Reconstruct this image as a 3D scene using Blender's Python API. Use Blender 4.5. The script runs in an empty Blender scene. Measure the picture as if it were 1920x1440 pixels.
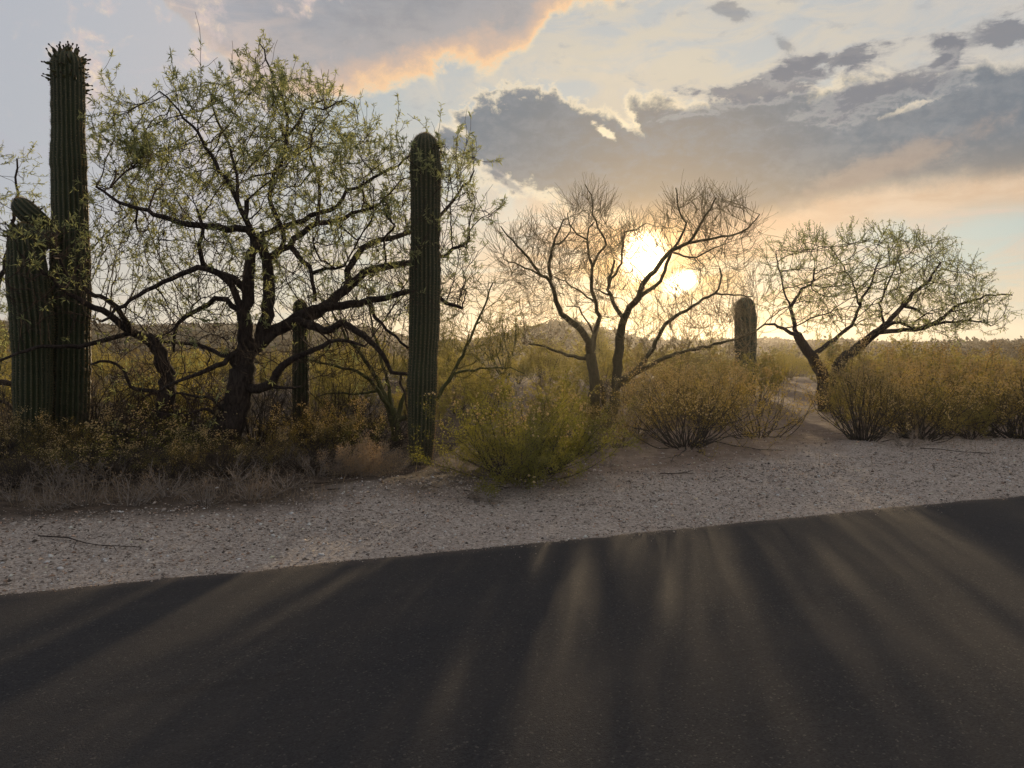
import bpy, math, time
import numpy as np
from mathutils import Vector

T0 = time.time()
rng = np.random.default_rng(7)
scene = bpy.context.scene
COL = scene.collection

# ------------------------------------------------------------------ camera
F_PX = 1442.0                     # focal length in photo pixels (1920 wide)
PITCH = math.atan(80 / F_PX)      # camera looks slightly down
CAM_H = 1.6
cam_d = bpy.data.cameras.new('camera')
cam = bpy.data.objects.new('camera', cam_d)
COL.objects.link(cam)
cam.location = (0, 0, CAM_H)
cam.rotation_euler = (math.pi / 2 - PITCH, 0, 0)
cam_d.sensor_width = 36
cam_d.lens = 36 * F_PX / 1920
cam_d.clip_start = 0.05
cam_d.clip_end = 8000
scene.camera = cam

CP, SP = math.cos(PITCH), math.sin(PITCH)


def ray(px, py):
    x = (px - 960) / F_PX
    y = -(py - 720) / F_PX
    return np.array([x, CP + y * SP, -SP + y * CP])


def P(px, py, Y):
    """point of the place seen at photo pixel (px, py), Y metres ahead"""
    d = ray(px, py)
    return np.array([0, 0, CAM_H]) + d * (Y / d[1])


def angles(px, py):
    d = ray(px, py)
    d = d / np.linalg.norm(d)
    return math.degrees(math.atan2(d[0], d[1])), math.degrees(math.asin(d[2]))


# ------------------------------------------------------------------ colour management
scene.view_settings.view_transform = 'Standard'
scene.view_settings.look = 'None'
scene.view_settings.exposure = 0.0
scene.view_settings.gamma = 1.0
scene.view_settings.use_curve_mapping = False
scene.cycles.use_denoising = True
scene.cycles.denoising_prefilter = 'NONE'
scene.cycles.max_bounces = 6
scene.cycles.volume_bounces = 0
scene.cycles.transparent_max_bounces = 4
scene.cycles.sample_clamp_indirect = 4.0

# ------------------------------------------------------------------ sun
SUN_AZ, SUN_EL = angles(1222, 486)
sun_d = bpy.data.lights.new('sun', 'SUN')
sun = bpy.data.objects.new('sun', sun_d)
COL.objects.link(sun)
a, e = math.radians(SUN_AZ), math.radians(SUN_EL)
SUN_DIR = Vector((math.sin(a) * math.cos(e), math.cos(a) * math.cos(e), math.sin(e)))
sun.rotation_euler = (-SUN_DIR).to_track_quat('-Z', 'Y').to_euler()
sun.location = (8, 30, 12)
sun_d.energy = 4.2
sun_d.angle = math.radians(1.0)
sun_d.color = (1.0, 0.74, 0.44)


HAZE = 0.0004      # density of the hazy air


# ------------------------------------------------------------------ node helpers
class E:
    """socket wrapper so node maths reads as maths"""
    def __init__(s, nt, sock): s.nt, s.s = nt, sock

    def op(s, o, *a, clamp=False):
        n = s.nt.nodes.new('ShaderNodeMath'); n.operation = o; n.use_clamp = clamp
        for i, v in enumerate((s,) + a):
            if isinstance(v, E): s.nt.links.new(v.s, n.inputs[i])
            else: n.inputs[i].default_value = v
        return E(s.nt, n.outputs[0])

    def __add__(s, o): return s.op('ADD', o)
    __radd__ = __add__
    def __mul__(s, o): return s.op('MULTIPLY', o)
    __rmul__ = __mul__
    def __sub__(s, o): return s.op('SUBTRACT', o)
    def __rsub__(s, o): return (s * -1.0) + o
    def __truediv__(s, o): return s.op('DIVIDE', o)
    def mn(s, o): return s.op('MINIMUM', o)
    def mx(s, o): return s.op('MAXIMUM', o)

    def smooth(s, lo, hi, a=0.0, b=1.0):
        n = s.nt.nodes.new('ShaderNodeMapRange'); n.interpolation_type = 'SMOOTHSTEP'
        s.nt.links.new(s.s, n.inputs[0])
        for i, v in zip((1, 2, 3, 4), (lo, hi, a, b)): n.inputs[i].default_value = v
        return E(s.nt, n.outputs[0])


def mixc(nt, fac, c1, c2, mode='MIX'):
    n = nt.nodes.new('ShaderNodeMix'); n.data_type = 'RGBA'; n.blend_type = mode
    n.clamp_factor = True
    for sock, v in ((n.inputs[0], fac), (n.inputs[6], c1), (n.inputs[7], c2)):
        if isinstance(v, E): nt.links.new(v.s, sock)
        elif isinstance(v, (tuple, list)): sock.default_value = (v[0], v[1], v[2], 1)
        else: sock.default_value = v
    return E(nt, n.outputs[2])


def ramp(nt, fac, stops, interp='LINEAR'):
    n = nt.nodes.new('ShaderNodeValToRGB'); cr = n.color_ramp; cr.interpolation = interp
    while len(cr.elements) < len(stops): cr.elements.new(0.5)
    for el, (p, c) in zip(cr.elements, stops):
        el.position = p; el.color = (c[0], c[1], c[2], 1)
    nt.links.new(fac.s, n.inputs[0])
    return E(nt, n.outputs[0])


def noise(nt, vec, scale, detail=4, rough=0.5, dist=0.0, lac=2.0):
    n = nt.nodes.new('ShaderNodeTexNoise')
    n.inputs['Scale'].default_value = scale; n.inputs['Detail'].default_value = detail
    n.inputs['Roughness'].default_value = rough; n.inputs['Distortion'].default_value = dist
    n.inputs['Lacunarity'].default_value = lac
    if vec is not None: nt.links.new(vec.s, n.inputs['Vector'])
    return E(nt, n.outputs[0])


def comb(nt, x, y, z=0.0):
    n = nt.nodes.new('ShaderNodeCombineXYZ')
    for i, v in enumerate((x, y, z)):
        if isinstance(v, E): nt.links.new(v.s, n.inputs[i])
        else: n.inputs[i].default_value = v
    return E(nt, n.outputs[0])


# ------------------------------------------------------------------ sky
world = bpy.data.worlds.new('World'); scene.world = world
world.use_nodes = True
nt = world.node_tree; nt.nodes.clear()
tc = nt.nodes.new('ShaderNodeTexCoord')
sep = nt.nodes.new('ShaderNodeSeparateXYZ'); nt.links.new(tc.outputs['Generated'], sep.inputs[0])
dx, dy, dz = (E(nt, sep.outputs[i]) for i in range(3))
az = dx.op('ARCTAN2', dy) * 57.29578
el = dz.op('ARCSINE') * 57.29578
sky = nt.nodes.new('ShaderNodeTexSky'); sky.sky_type = 'NISHITA'; sky.sun_disc = False
sky.sun_elevation = math.radians(SUN_EL); sky.sun_rotation = math.radians(SUN_AZ)
sky.dust_density = 2.0; sky.air_density = 1.0
vdot = nt.nodes.new('ShaderNodeVectorMath'); vdot.operation = 'DOT_PRODUCT'
nt.links.new(tc.outputs['Generated'], vdot.inputs[0]); vdot.inputs[1].default_value = SUN_DIR
sang = E(nt, vdot.outputs['Value']).op('MINIMUM', 1.0).op('ARCCOSINE') * 57.29578   # degrees from the sun

# cloud space: degrees, with turbulence
ca = comb(nt, az, el * 1.6)
n_big = noise(nt, ca, 0.085, 5, 0.55)
n_big2 = noise(nt, comb(nt, az + 71.0, el * 1.6 + 13.0), 0.085, 5, 0.55)
n_puff = noise(nt, comb(nt, az, el * 1.2), 0.30, 10, 0.62, 0.25)
n_puf2 = noise(nt, comb(nt, az + 31.0, el * 1.3), 0.95, 7, 0.66, 0.4)
n_wide = noise(nt, comb(nt, az * 0.62 + 17.0, el * 1.5), 0.50, 9, 0.64, 0.3)
n_fine = noise(nt, comb(nt, az * 0.5 + el * 0.22, el * 1.5 - az * 0.12), 0.30, 8, 0.62, 0.8)
wa = az + (n_big - 0.5) * 5.0
we = el + (n_big2 - 0.5) * 3.0


def fcurve(x, pts, lo=-60.0, hi=60.0, vlo=-10.0, vhi=60.0):
    n = nt.nodes.new('ShaderNodeFloatCurve')
    c = n.mapping.curves[0]
    pts = sorted(pts)
    while len(c.points) < len(pts): c.points.new(0.5, 0.5)
    for p, (u, v) in zip(c.points, pts):
        p.location = ((u - lo) / (hi - lo), (v - vlo) / (vhi - vlo)); p.handle_type = 'AUTO_CLAMPED'
    n.mapping.use_clip = False
    n.mapping.update()
    xx = (x - lo) / (hi - lo)
    nt.links.new(xx.op('ADD', 0.0, clamp=True).s, n.inputs['Value'])
    return E(nt, n.outputs[0]) * (vhi - vlo) + vlo


def pix(l): return [angles(*p) for p in l]


def blob(px, py, rw, rh, tilt=0.0):
    u, v = angles(px, py)
    k = 24.5
    du, dv = az - u, el - v
    c, s = math.cos(tilt), math.sin(tilt)
    x = (du * c + dv * s) / (rw / k); y = (dv * c - du * s) / (rh / k)
    return 1.0 - (x * x + y * y).op('SQRT')


# clear sky and the thin veil over most of it
veil_low = ramp(nt, sang / 90.0, [(0.0, (.84, .52, .20)), (0.06, (.82, .54, .25)), (0.13, (.78, .56, .33)), (0.22, (.72, .60, .42)), (0.32, (.76, .68, .53)), (0.55, (.60, .56, .53)), (1.0, (.46, .46, .48))])
veil_mid = ramp(nt, sang / 90.0, [(0.0, (.84, .54, .26)), (0.08, (.74, .54, .35)), (0.15, (.66, .60, .51)), (0.26, (.58, .55, .52)), (0.36, (.56, .53, .54)), (0.44, (.50, .505, .54)), (0.6, (.42, .45, .52)), (1.0, (.34, .38, .45))])
veil = mixc(nt, el.smooth(2.0, 10.0), veil_low, veil_mid)
streak = n_fine.smooth(0.34, 0.60)
blue = mixc(nt, el.smooth(3, 22), (.52, .625, .60), (.46, .52, .565))
clear = mixc(nt, 0.88, mixc(nt, 1.0, E(nt, sky.outputs[0]), (.06, .06, .06), 'MULTIPLY'), blue)
veil_amt = streak * 0.72 + 0.28
gap = (az.smooth(15, 28) * el.smooth(12.5, 7.5)) * el.smooth(0.5, 4.0) * n_fine.smooth(0.62, 0.40)      # clear pale strip low on the right
gap2 = (az.smooth(-24, -12) * az.smooth(6, -3)) * (el.smooth(12.5, 16.0) * el.smooth(24, 19))
veil_amt = veil_amt * (1.0 - gap * 0.9) * (1.0 - gap2 * 0.6)
veil_amt = veil_amt.mx(el.smooth(5.0, 0.0))
veil_amt = veil_amt.mx(az.smooth(-8, -20) * 0.86)
col = mixc(nt, veil_amt, clear, veil)
# brighter ice-cloud streaks high on the right
cream = (az.smooth(-6, 6) * el.smooth(12, 16)) * n_fine.smooth(0.40, 0.60)
col = mixc(nt, cream * 0.72, col, mixc(nt, sang.smooth(12, 26), (.66, .595, .475), (.58, .555, .51)))
warmc = blob(1010, 150, 330, 60, 0.05).smooth(0.0, 0.6) * n_puff.smooth(0.40, 0.62)
col = mixc(nt, warmc * 0.6, col, (.72, .63, .50))

# broken grey shreds across the open sky
shred = n_wide.smooth(0.56, 0.70) * el.smooth(12, 16) * az.smooth(-14, -4)
col = mixc(nt, shred * 0.45, col, (.40, .41, .43))

# ---- upper-left grey sheet (A): everything above this curve
botA = fcurve(wa, pix([(-500, -500), (-100, -330), (230, -120), (330, 40), (420, 120), (500, 170), (620, 190), (700, 182), (760, 165), (850, 140), (930, 125), (985, 98), (1010, 62), (1080, 22), (1210, -8), (1330, -60), (1500, -150), (1750, -330)]))
sA = (we - botA) + (n_puff - 0.5) * 4.0 + (n_puf2 - 0.5) * 1.4
sA = sA.mn((62.0 - el) * 0.25)
colA = ramp(nt, (sA / 8.0).op('ADD', 0.0, clamp=True), [(0.0, (.93, .74, .48)), (0.07, (.95, .62, .35)), (0.17, (.66, .48, .37)), (0.34, (.42, .39, .385)), (0.62, (.325, .325, .345)), (1, (.34, .35, .385))])
colA = mixc(nt, n_wide.smooth(0.42, 0.66) * 0.40 * sA.smooth(1.6, 4.0), colA, (.43, .415, .425))
colA = mixc(nt, n_wide.smooth(0.50, 0.34) * 0.40 * sA.smooth(1.6, 4.0), colA, (.28, .285, .31))
colA = mixc(nt, az.smooth(-8, -26) * 0.8, colA, mixc(nt, n_fine.smooth(.45, .66), (.37, .39, .445), (.64, .54, .50)))
mA = sA.smooth(-0.45, 0.7) * 0.93 * az.smooth(-34, -17, 0.60, 1.0)
col = mixc(nt, mA, col, colA)
# pink wisps upper left
wis = (n_puff.smooth(0.52, 0.68) * (az.smooth(-9, -14) * az.smooth(-35, -27))) * (el.smooth(10, 16))
col = mixc(nt, wis * 0.8, col, mixc(nt, n_puf2.smooth(.45, .65), (.70, .57, .53), (.92, .72, .53)))

# ---- the long dark bank on the right (B)
ptsT = [(600, 330), (760, 300), (800, 262), (840, 222), (875, 196), (920, 172), (965, 158), (1020, 160), (1060, 176), (1110, 194), (1145, 205), (1185, 182), (1240, 178), (1290, 190), (1330, 182), (1390, 172), (1450, 158), (1520, 152), (1590, 140), (1680, 140), (1760, 116), (1820, 108), (1920, 112), (2200, 100), (2600, 200)]
ptsB = [(600, 330), (760, 310), (820, 290), (880, 322), (950, 352), (1040, 380), (1110, 405), (1200, 425), (1330, 428), (1430, 408), (1560, 372), (1700, 345), (1920, 322), (2200, 300), (2600, 300)]
topB = fcurve(az + (n_big - 0.5) * 1.5, pix(ptsT))
botB = fcurve(az + (n_big2 - 0.5) * 2.0, pix(ptsB))
puff = (n_puff - 0.5)
puf2 = (n_puf2 - 0.5)
leftend = az.smooth(11.0, 1.0)
rough = puff * 3.2 + puf2 * (leftend * 2.2 + 1.5)
sT = (topB - el) + rough
sBt = ((el - botB) + puff * (leftend * 2.2 + 1.8) + puf2 * (leftend * 2.4 + 0.7)) * 0.8
# thin places torn in the left end where the light comes through
tear = (blob(1700, 205, 90, 12, 0.25).mx(blob(1140, 252, 42, 12, -0.5)).mx(blob(1196, 248, 40, 13, -0.9)).mx(blob(1420, 312, 30, 12, 0.1)).mx(blob(1560, 232, 60, 12, 0.2)).mx(blob(905, 278, 95, 13, -0.62)).mx(blob(975, 330, 90, 16, -0.5)).mx(blob(1080, 345, 60, 26, -0.7)).mx(blob(1185, 235, 50, 20, -0.9)).mx(blob(1310, 302, 24, 14, 0.1)) + puf2 * 2.4 + puff * 1.4).smooth(-0.15, 0.8)
sB = sT.mn(sBt) - tear * 1.7
lit = sang.smooth(34, 8)
edge = mixc(nt, lit, (.56, .54, .52), (.98, .82, .56))
body = mixc(nt, el.smooth(8.0, 13.5), (.315, .275, .225), (.160, .190, .228))
body = mixc(nt, sang.smooth(16, 5) * 0.5, body, (.38, .29, .185))
body = mixc(nt, (n_wide * 0.6 + n_big * 0.4 + puf2 * 0.5).smooth(0.40, 0.64) * 0.65, body, mixc(nt, el.smooth(9, 14), (.35, .31, .265), (.255, .275, .30)))
rim = sT - tear * 1.9
rim_lo = (sBt * 1.3).mx(az.smooth(8.5, 11.5) * 9.0)
colB = mixc(nt, rim.mn(rim_lo).smooth(-0.1, 0.95), edge, body)
mB = (sT - tear * 1.4).smooth(-0.40, 0.42) * sBt.smooth(-0.6, 0.7)
# peach underside along the lower edge
und = (el - botB + 1.0) + puff * 1.6
peach = und.smooth(-2.4, 0.0) * und.smooth(4.4, 0.8) * az.smooth(2, 12)
col = mixc(nt, peach * 0.72, col, mixc(nt, n_fine.smooth(.35, .65), (.74, .46, .26), (.82, .60, .40)))
col = mixc(nt, mB * 0.94, col, colB)
low_peach = (blob(1640, 318, 210, 30, 0.28) + puff * 1.6 + puf2 * 0.8).smooth(0.0, 0.7)
col = mixc(nt, low_peach * 0.38, col, (.58, .41, .29))

# ---- shelf above it and stray scraps
for (bx, by, rw, rh, t, pf) in ((1440, 158, 165, 28, 0.12, 3.0), (1560, 112, 110, 22, 0.10, 2.8), (1660, 170, 120, 30, 0.2, 2.6), (1870, 64, 120, 26, 0.08, 2.8), (1790, 88, 34, 28, 0.5, 2.6), (1765, 112, 26, 10, 0.4, 2.2), (1372, 22, 44, 14, -0.3, 2.2), (1470, 82, 30, 14, -0.6, 2.0), (945, 338, 46, 9, -0.55, 1.6)):
    s_ = blob(bx, by, rw, rh, t) + (n_wide - 0.5) * pf * 1.35 + puf2 * 1.1
    cc = mixc(nt, s_.smooth(0.0, 0.55), (.50, .48, .46), (.215, .225, .255))
    col = mixc(nt, s_.smooth(-0.30, 0.60) * (0.9 if bx not in (1372, 1470, 945) else 0.6), col, cc)

# ---- glare round the veiled sun
sunc = (blob(1206, 482, 38, 44, 0.0).mx(blob(1276, 530, 31, 18, 0.3)) + puff * 0.5 + puf2 * 0.15)
core = sunc.smooth(-0.80, 0.55)
halo1 = (sang * sang * (-1 / (3.2 ** 2))).op('EXPONENT')
halo2 = (sang * (-1 / 6.5)).op('EXPONENT')
side = el.smooth(11.0, 8.0)


def addc(c, fac, rgb):
    n = nt.nodes.new('ShaderNodeVectorMath'); n.operation = 'SCALE'; n.inputs[0].default_value = rgb
    nt.links.new(fac.s, n.inputs['Scale'])
    m = nt.nodes.new('ShaderNodeVectorMath'); m.operation = 'ADD'
    nt.links.new(c.s, m.inputs[0]); nt.links.new(n.outputs[0], m.inputs[1])
    return E(nt, m.outputs[0])


col = addc(col, halo2 * (side * 0.9 + 0.1), (.32, .12, .0))
col = addc(col, halo1 * (side * 0.85 + 0.15), (.46, .24, .0))
col = addc(col, core * core * core, (4.5, 3.9, 2.6))
# below the horizon: plain dull earth light
col = mixc(nt, el.smooth(-0.5, -3.0), col, (.10, .085, .07))
bg = nt.nodes.new('ShaderNodeBackground'); bg.inputs['Strength'].default_value = 1.0
nt.links.new(col.s, bg.inputs['Color'])
wo = nt.nodes.new('ShaderNodeOutputWorld'); nt.links.new(bg.outputs[0], wo.inputs['Surface'])
world.cycles.sampling_method = 'MANUAL'
world.cycles.sample_map_resolution = 512


# ------------------------------------------------------------------ materials
def new_mat(name):
    m = bpy.data.materials.new(name); m.use_nodes = True
    n = m.node_tree; n.nodes.clear()
    out = n.nodes.new('ShaderNodeOutputMaterial')
    return m, n, out


def objco(n):
    t = n.nodes.new('ShaderNodeTexCoord'); return E(n, t.outputs['Object'])


def geopos(n):
    t = n.nodes.new('ShaderNodeNewGeometry'); return E(n, t.outputs['Position'])


def bark_mat(name, c1, c2, scale=18.0, bump=0.6, rough=0.92, stretch=4.0):
    m, n, out = new_mat(name)
    co = objco(n)
    mp = n.nodes.new('ShaderNodeMapping'); mp.inputs['Scale'].default_value = (stretch, stretch, 1)
    n.links.new(co.s, mp.inputs[0]); v = E(n, mp.outputs[0])
    a1 = noise(n, v, scale / 3, 6, 0.6, 0.5); a2 = noise(n, co, 2.2, 3)
    c = mixc(n, a1.smooth(0.35, 0.68), c1, c2)
    c = mixc(n, a2.smooth(0.5, 0.75) * 0.5, c, tuple(0.5 * (p + q) + 0.02 for p, q in zip(c1, c2)))
    b = n.nodes.new('ShaderNodeBsdfPrincipled'); b.inputs['Roughness'].default_value = rough
    b.inputs['Specular IOR Level'].default_value = 0.25
    n.links.new(c.s, b.inputs['Base Color'])
    bp = n.nodes.new('ShaderNodeBump'); bp.inputs['Strength'].default_value = bump; bp.inputs['Distance'].default_value = 0.02
    n.links.new(a1.s, bp.inputs['Height']); n.links.new(bp.outputs[0], b.inputs['Normal'])
    n.links.new(b.outputs[0], out.inputs[0])
    return m


def leaf_mat(name, c1, c2, ct, trans=0.5, scale=6.0, rough=0.6):
    """thin leaves: diffuse both sides, light passing through"""
    m, n, out = new_mat(name)
    co = objco(n)
    a1 = noise(n, co, scale, 3, 0.6); a2 = noise(n, co, scale * 14, 2, 0.6)
    f = (a1 * 0.55 + a2 * 0.45).smooth(0.36, 0.64)
    c = mixc(n, f, c1, c2)
    d = n.nodes.new('ShaderNodeBsdfDiffuse'); n.links.new(c.s, d.inputs[0])
    t = n.nodes.new('ShaderNodeBsdfTranslucent')
    n.links.new(mixc(n, f, tuple(x * 0.8 for x in ct), ct).s, t.inputs[0])
    g = n.nodes.new('ShaderNodeBsdfGlossy'); g.inputs['Roughness'].default_value = rough; g.inputs[0].default_value = (.5, .5, .5, 1)
    m1 = n.nodes.new('ShaderNodeMixShader'); m1.inputs[0].default_value = trans
    n.links.new(d.outputs[0], m1.inputs[1]); n.links.new(t.outputs[0], m1.inputs[2])
    m2 = n.nodes.new('ShaderNodeMixShader'); m2.inputs[0].default_value = 0.06
    n.links.new(m1.outputs[0], m2.inputs[1]); n.links.new(g.outputs[0], m2.inputs[2])
    n.links.new(m2.outputs[0], out.inputs[0])
    return m


M = {}
M['mesq_bark'] = bark_mat('mesquite_bark', (.018, .013, .011), (.060, .045, .038), 26, 0.9)
M['mesq_twig'] = bark_mat('mesquite_twig', (.030, .018, .014), (.055, .034, .026), 14, 0.2)
M['palo_bark'] = bark_mat('palo_verde_bark', (.075, .064, .034), (.130, .108, .060), 20, 0.5)
M['palo_twig'] = bark_mat('palo_verde_twig', (.20, .15, .078), (.30, .225, .12), 8, 0.1)
M['shrub_wood'] = bark_mat('shrub_wood', (.030, .025, .021), (.080, .068, .058), 30, 0.3)
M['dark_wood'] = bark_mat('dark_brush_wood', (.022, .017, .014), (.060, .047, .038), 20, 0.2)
M['mesq_leaf'] = leaf_mat('mesquite_leaf', (.165, .182, .082), (.26, .275, .14), (.50, .53, .20), 0.55, 1.3)
M['creo_leaf'] = leaf_mat('creosote_leaf', (.075, .085, .014), (.145, .140, .030), (.38, .35, .045), 0.5, 3.0)
M['creo_dry'] = leaf_mat('creosote_leaf_dry', (.080, .070, .022), (.150, .125, .038), (.62, .46, .09), 0.55, 3.0)
M['fluff'] = leaf_mat('seed_fluff', (.55, .46, .28), (.68, .60, .40), (.95, .74, .34), 0.6, 9.0)
M['straw'] = leaf_mat('dry_straw', (.17, .135, .10), (.30, .235, .17), (.32, .22, .12), 0.35, 3.0)
M['straw_gold'] = leaf_mat('golden_straw', (.30, .225, .145), (.42, .325, .22), (.52, .36, .19), 0.45, 3.0)
M['grey_twig'] = bark_mat('grey_twig', (.17, .145, .125), (.33, .285, .25), 20, 0.1)
M['scrub_leaf'] = leaf_mat('scrub_leaf', (.095, .092, .030), (.17, .15, .05), (.52, .43, .10), 0.55, 0.6)
M['far_scrub'] = leaf_mat('far_scrub_leaf', (.055, .046, .022), (.105, .085, .040), (.16, .11, .04), 0.28, 0.15)
M['scrub_grey'] = leaf_mat('scrub_leaf_grey', (.11, .09, .055), (.18, .145, .09), (.36, .26, .11), 0.45, 0.6)


def saguaro_mat():
    m, n, out = new_mat('saguaro_skin')
    at = n.nodes.new('ShaderNodeAttribute'); at.attribute_name = 'ridge'
    r = E(n, at.outputs['Fac']); co = objco(n)
    a1 = noise(n, co, 4.0, 5, 0.6); a2 = noise(n, co, 60.0, 2, 0.6)
    c = mixc(n, a1.smooth(0.3, 0.7), (.014, .022, .007), (.028, .038, .013))
    c = mixc(n, (r.smooth(0.55, 1.0) * (a2 * 0.8 + 0.35)), c, (.085, .082, .045))
    scar = noise(n, co, 2.6, 6, 0.72).smooth(0.61, 0.70)
    c = mixc(n, scar * 0.7, c, (.10, .078, .048))
    sz_ = n.nodes.new('ShaderNodeSeparateXYZ'); n.links.new(co.s, sz_.inputs[0])
    cork = (E(n, sz_.outputs[2]) + (a1 - 0.5) * 1.3).smooth(0.55, 0.05)
    c = mixc(n, cork * 0.6, c, (.070, .058, .040))
    b = n.nodes.new('ShaderNodeBsdfPrincipled'); b.inputs['Roughness'].default_value = 0.62
    b.inputs['Specular IOR Level'].default_value = 0.35
    n.links.new(c.s, b.inputs['Base Color'])
    bp = n.nodes.new('ShaderNodeBump'); bp.inputs['Strength'].default_value = 0.35; bp.inputs['Distance'].default_value = 0.006
    n.links.new(a2.s, bp.inputs['Height']); n.links.new(bp.outputs[0], b.inputs['Normal'])
    n.links.new(b.outputs[0], out.inputs[0])
    return m


M['saguaro'] = saguaro_mat()
M['spine'] = leaf_mat('cactus_spine', (.14, .115, .07), (.22, .18, .11), (.55, .33, .11), 0.4, 5.0)
M['fruit'] = bark_mat('cactus_fruit', (.050, .060, .022), (.085, .060, .030), 30, 0.2, 0.6)
M['flower'] = bark_mat('dried_flower', (.020, .014, .010), (.05, .034, .022), 30, 0.2)

# road edge line on the ground
RE0 = np.array([-3.2, 4.83]); RA = math.radians(20.2)
RD = np.array([math.cos(RA), math.sin(RA)]); RN = np.array([-math.sin(RA), math.cos(RA)])


def road_d(x, y):
    return (x - RE0[0]) * RN[0] + (y - RE0[1]) * RN[1]


def ground_mat():
    m, n, out = new_mat('desert_ground')
    p = geopos(n)
    s = n.nodes.new('ShaderNodeSeparateXYZ'); n.links.new(p.s, s.inputs[0])
    X, Y = E(n, s.outputs[0]), E(n, s.outputs[1])
    d = (X - float(RE0[0])) * float(RN[0]) + (Y - float(RE0[1])) * float(RN[1])
    big = noise(n, p, 0.9, 5, 0.6); mid = noise(n, p, 7.0, 5, 0.65); fine = noise(n, p, 55.0, 4, 0.7)
    vo = n.nodes.new('ShaderNodeTexVoronoi'); vo.inputs['Scale'].default_value = 62.0; n.links.new(p.s, vo.inputs['Vector'])
    vd = E(n, vo.outputs['Distance']); vc = n.nodes.new('ShaderNodeSeparateColor'); n.links.new(vo.outputs['Color'], vc.inputs[0])
    pr = E(n, vc.outputs[0])
    grav = mixc(n, pr, (.215, .183, .160), (.49, .43, .38))
    grav = mixc(n, mid.smooth(.45, .7) * 0.4, grav, (.24, .19, .155))
    dirt = mixc(n, mid.smooth(.3, .7), (.155, .115, .088), (.25, .19, .15))
    dirt = mixc(n, fine.smooth(.5, .75) * 0.6, dirt, (.10, .072, .055))
    dd = d + (big - 0.5) * 2.2
    shaded_dirt = mixc(n, mid.smooth(.35, .68), (.045, .034, .026), (.105, .078, .058))  # deep shade beneath the left brush, put into the ground colour
    dirt = mixc(n, (X + (big - 0.5) * 2.5).smooth(1.6, -0.8) * d.smooth(1.3, 2.2), dirt, shaded_dirt)
    c = mixc(n, (dd - X.smooth(1.0, 6.0) * 1.5).smooth(1.3, 2.6), grav, dirt)
    # fine dust packed along the asphalt
    c = mixc(n, (d + (mid - 0.5) * 0.25).smooth(0.16, 0.0) * 0.6, c, (.27, .215, .175))
    far = d.smooth(22, 60)
    c = mixc(n, far, c, mixc(n, noise(n, p, 0.08, 6, 0.7).smooth(.35, .65), (.10, .082, .042), (.165, .132, .070)))
    b = n.nodes.new('ShaderNodeBsdfPrincipled'); b.inputs['Roughness'].default_value = 0.95
    b.inputs['Specular IOR Level'].default_value = 0.15
    n.links.new(c.s, b.inputs['Base Color'])
    bp = n.nodes.new('ShaderNodeBump'); bp.inputs['Strength'].default_value = 0.8; bp.inputs['Distance'].default_value = 0.012
    hgt = (1.0 - vd) * 0.6 + fine * 0.6 + mid * 0.8
    n.links.new(hgt.s, bp.inputs['Height']); n.links.new(bp.outputs[0], b.inputs['Normal'])
    n.links.new(b.outputs[0], out.inputs[0])
    return m


def road_mat():
    m, n, out = new_mat('asphalt')
    p = geopos(n)
    s = n.nodes.new('ShaderNodeSeparateXYZ'); n.links.new(p.s, s.inputs[0])
    X, Y = E(n, s.outputs[0]), E(n, s.outputs[1])
    d = (X - float(RE0[0])) * float(RN[0]) + (Y - float(RE0[1])) * float(RN[1])
    t = (X - float(RE0[0])) * float(RD[0]) + (Y - float(RE0[1])) * float(RD[1])
    vo = n.nodes.new('ShaderNodeTexVoronoi'); vo.inputs['Scale'].default_value = 120.0; n.links.new(p.s, vo.inputs['Vector'])
    vc = n.nodes.new('ShaderNodeSeparateColor'); n.links.new(vo.outputs['Color'], vc.inputs[0])
    r1, r2 = E(n, vc.outputs[0]), E(n, vc.outputs[1]); vd = E(n, vo.outputs['Distance'])
    fine = noise(n, p, 190.0, 3, 0.7); mid = noise(n, p, 26.0, 4, 0.65)
    lane = noise(n, comb(n, t * 0.15, d * 1.6), 1.0, 4, 0.55)
    blot = noise(n, p, 0.8, 5, 0.6)
    c = mixc(n, r1 * 0.6 + fine * 0.4, (.020, .020, .022), (.054, .053, .056))
    c = mixc(n, r2.smooth(.95, .99) * 0.7, c, (.12, .108, .098))
    c = mixc(n, lane.smooth(.35, .7) * 0.35, c, (.052, .047, .045))
    c = mixc(n, blot.smooth(.50, .72) * 0.38, c, (.058, .055, .054))
    c = mixc(n, noise(n, comb(n, t * 0.5, d * 5.0, 3.0), 1.0, 6, 0.7).smooth(.56, .74) * 0.40, c, (.024, .022, .022))
    # dust blown in along the edge
    dust = (d * -1.0 + (mid - 0.5) * 0.12).smooth(0.20, 0.0) * 0.38
    c = mixc(n, dust, c, (.15, .12, .10))
    b = n.nodes.new('ShaderNodeBsdfPrincipled')
    b.inputs['Roughness'].default_value = 0.85; b.inputs['Specular IOR Level'].default_value = 0.09
    n.links.new(c.s, b.inputs['Base Color'])
    bp = n.nodes.new('ShaderNodeBump'); bp.inputs['Strength'].default_value = 1.0; bp.inputs['Distance'].default_value = 0.006
    hgt = (1.0 - vd) * 0.5 + fine * 0.7 + mid * 0.4
    n.links.new(hgt.s, bp.inputs['Height']); n.links.new(bp.outputs[0], b.inputs['Normal'])
    n.links.new(b.outputs[0], out.inputs[0])
    return m


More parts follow.
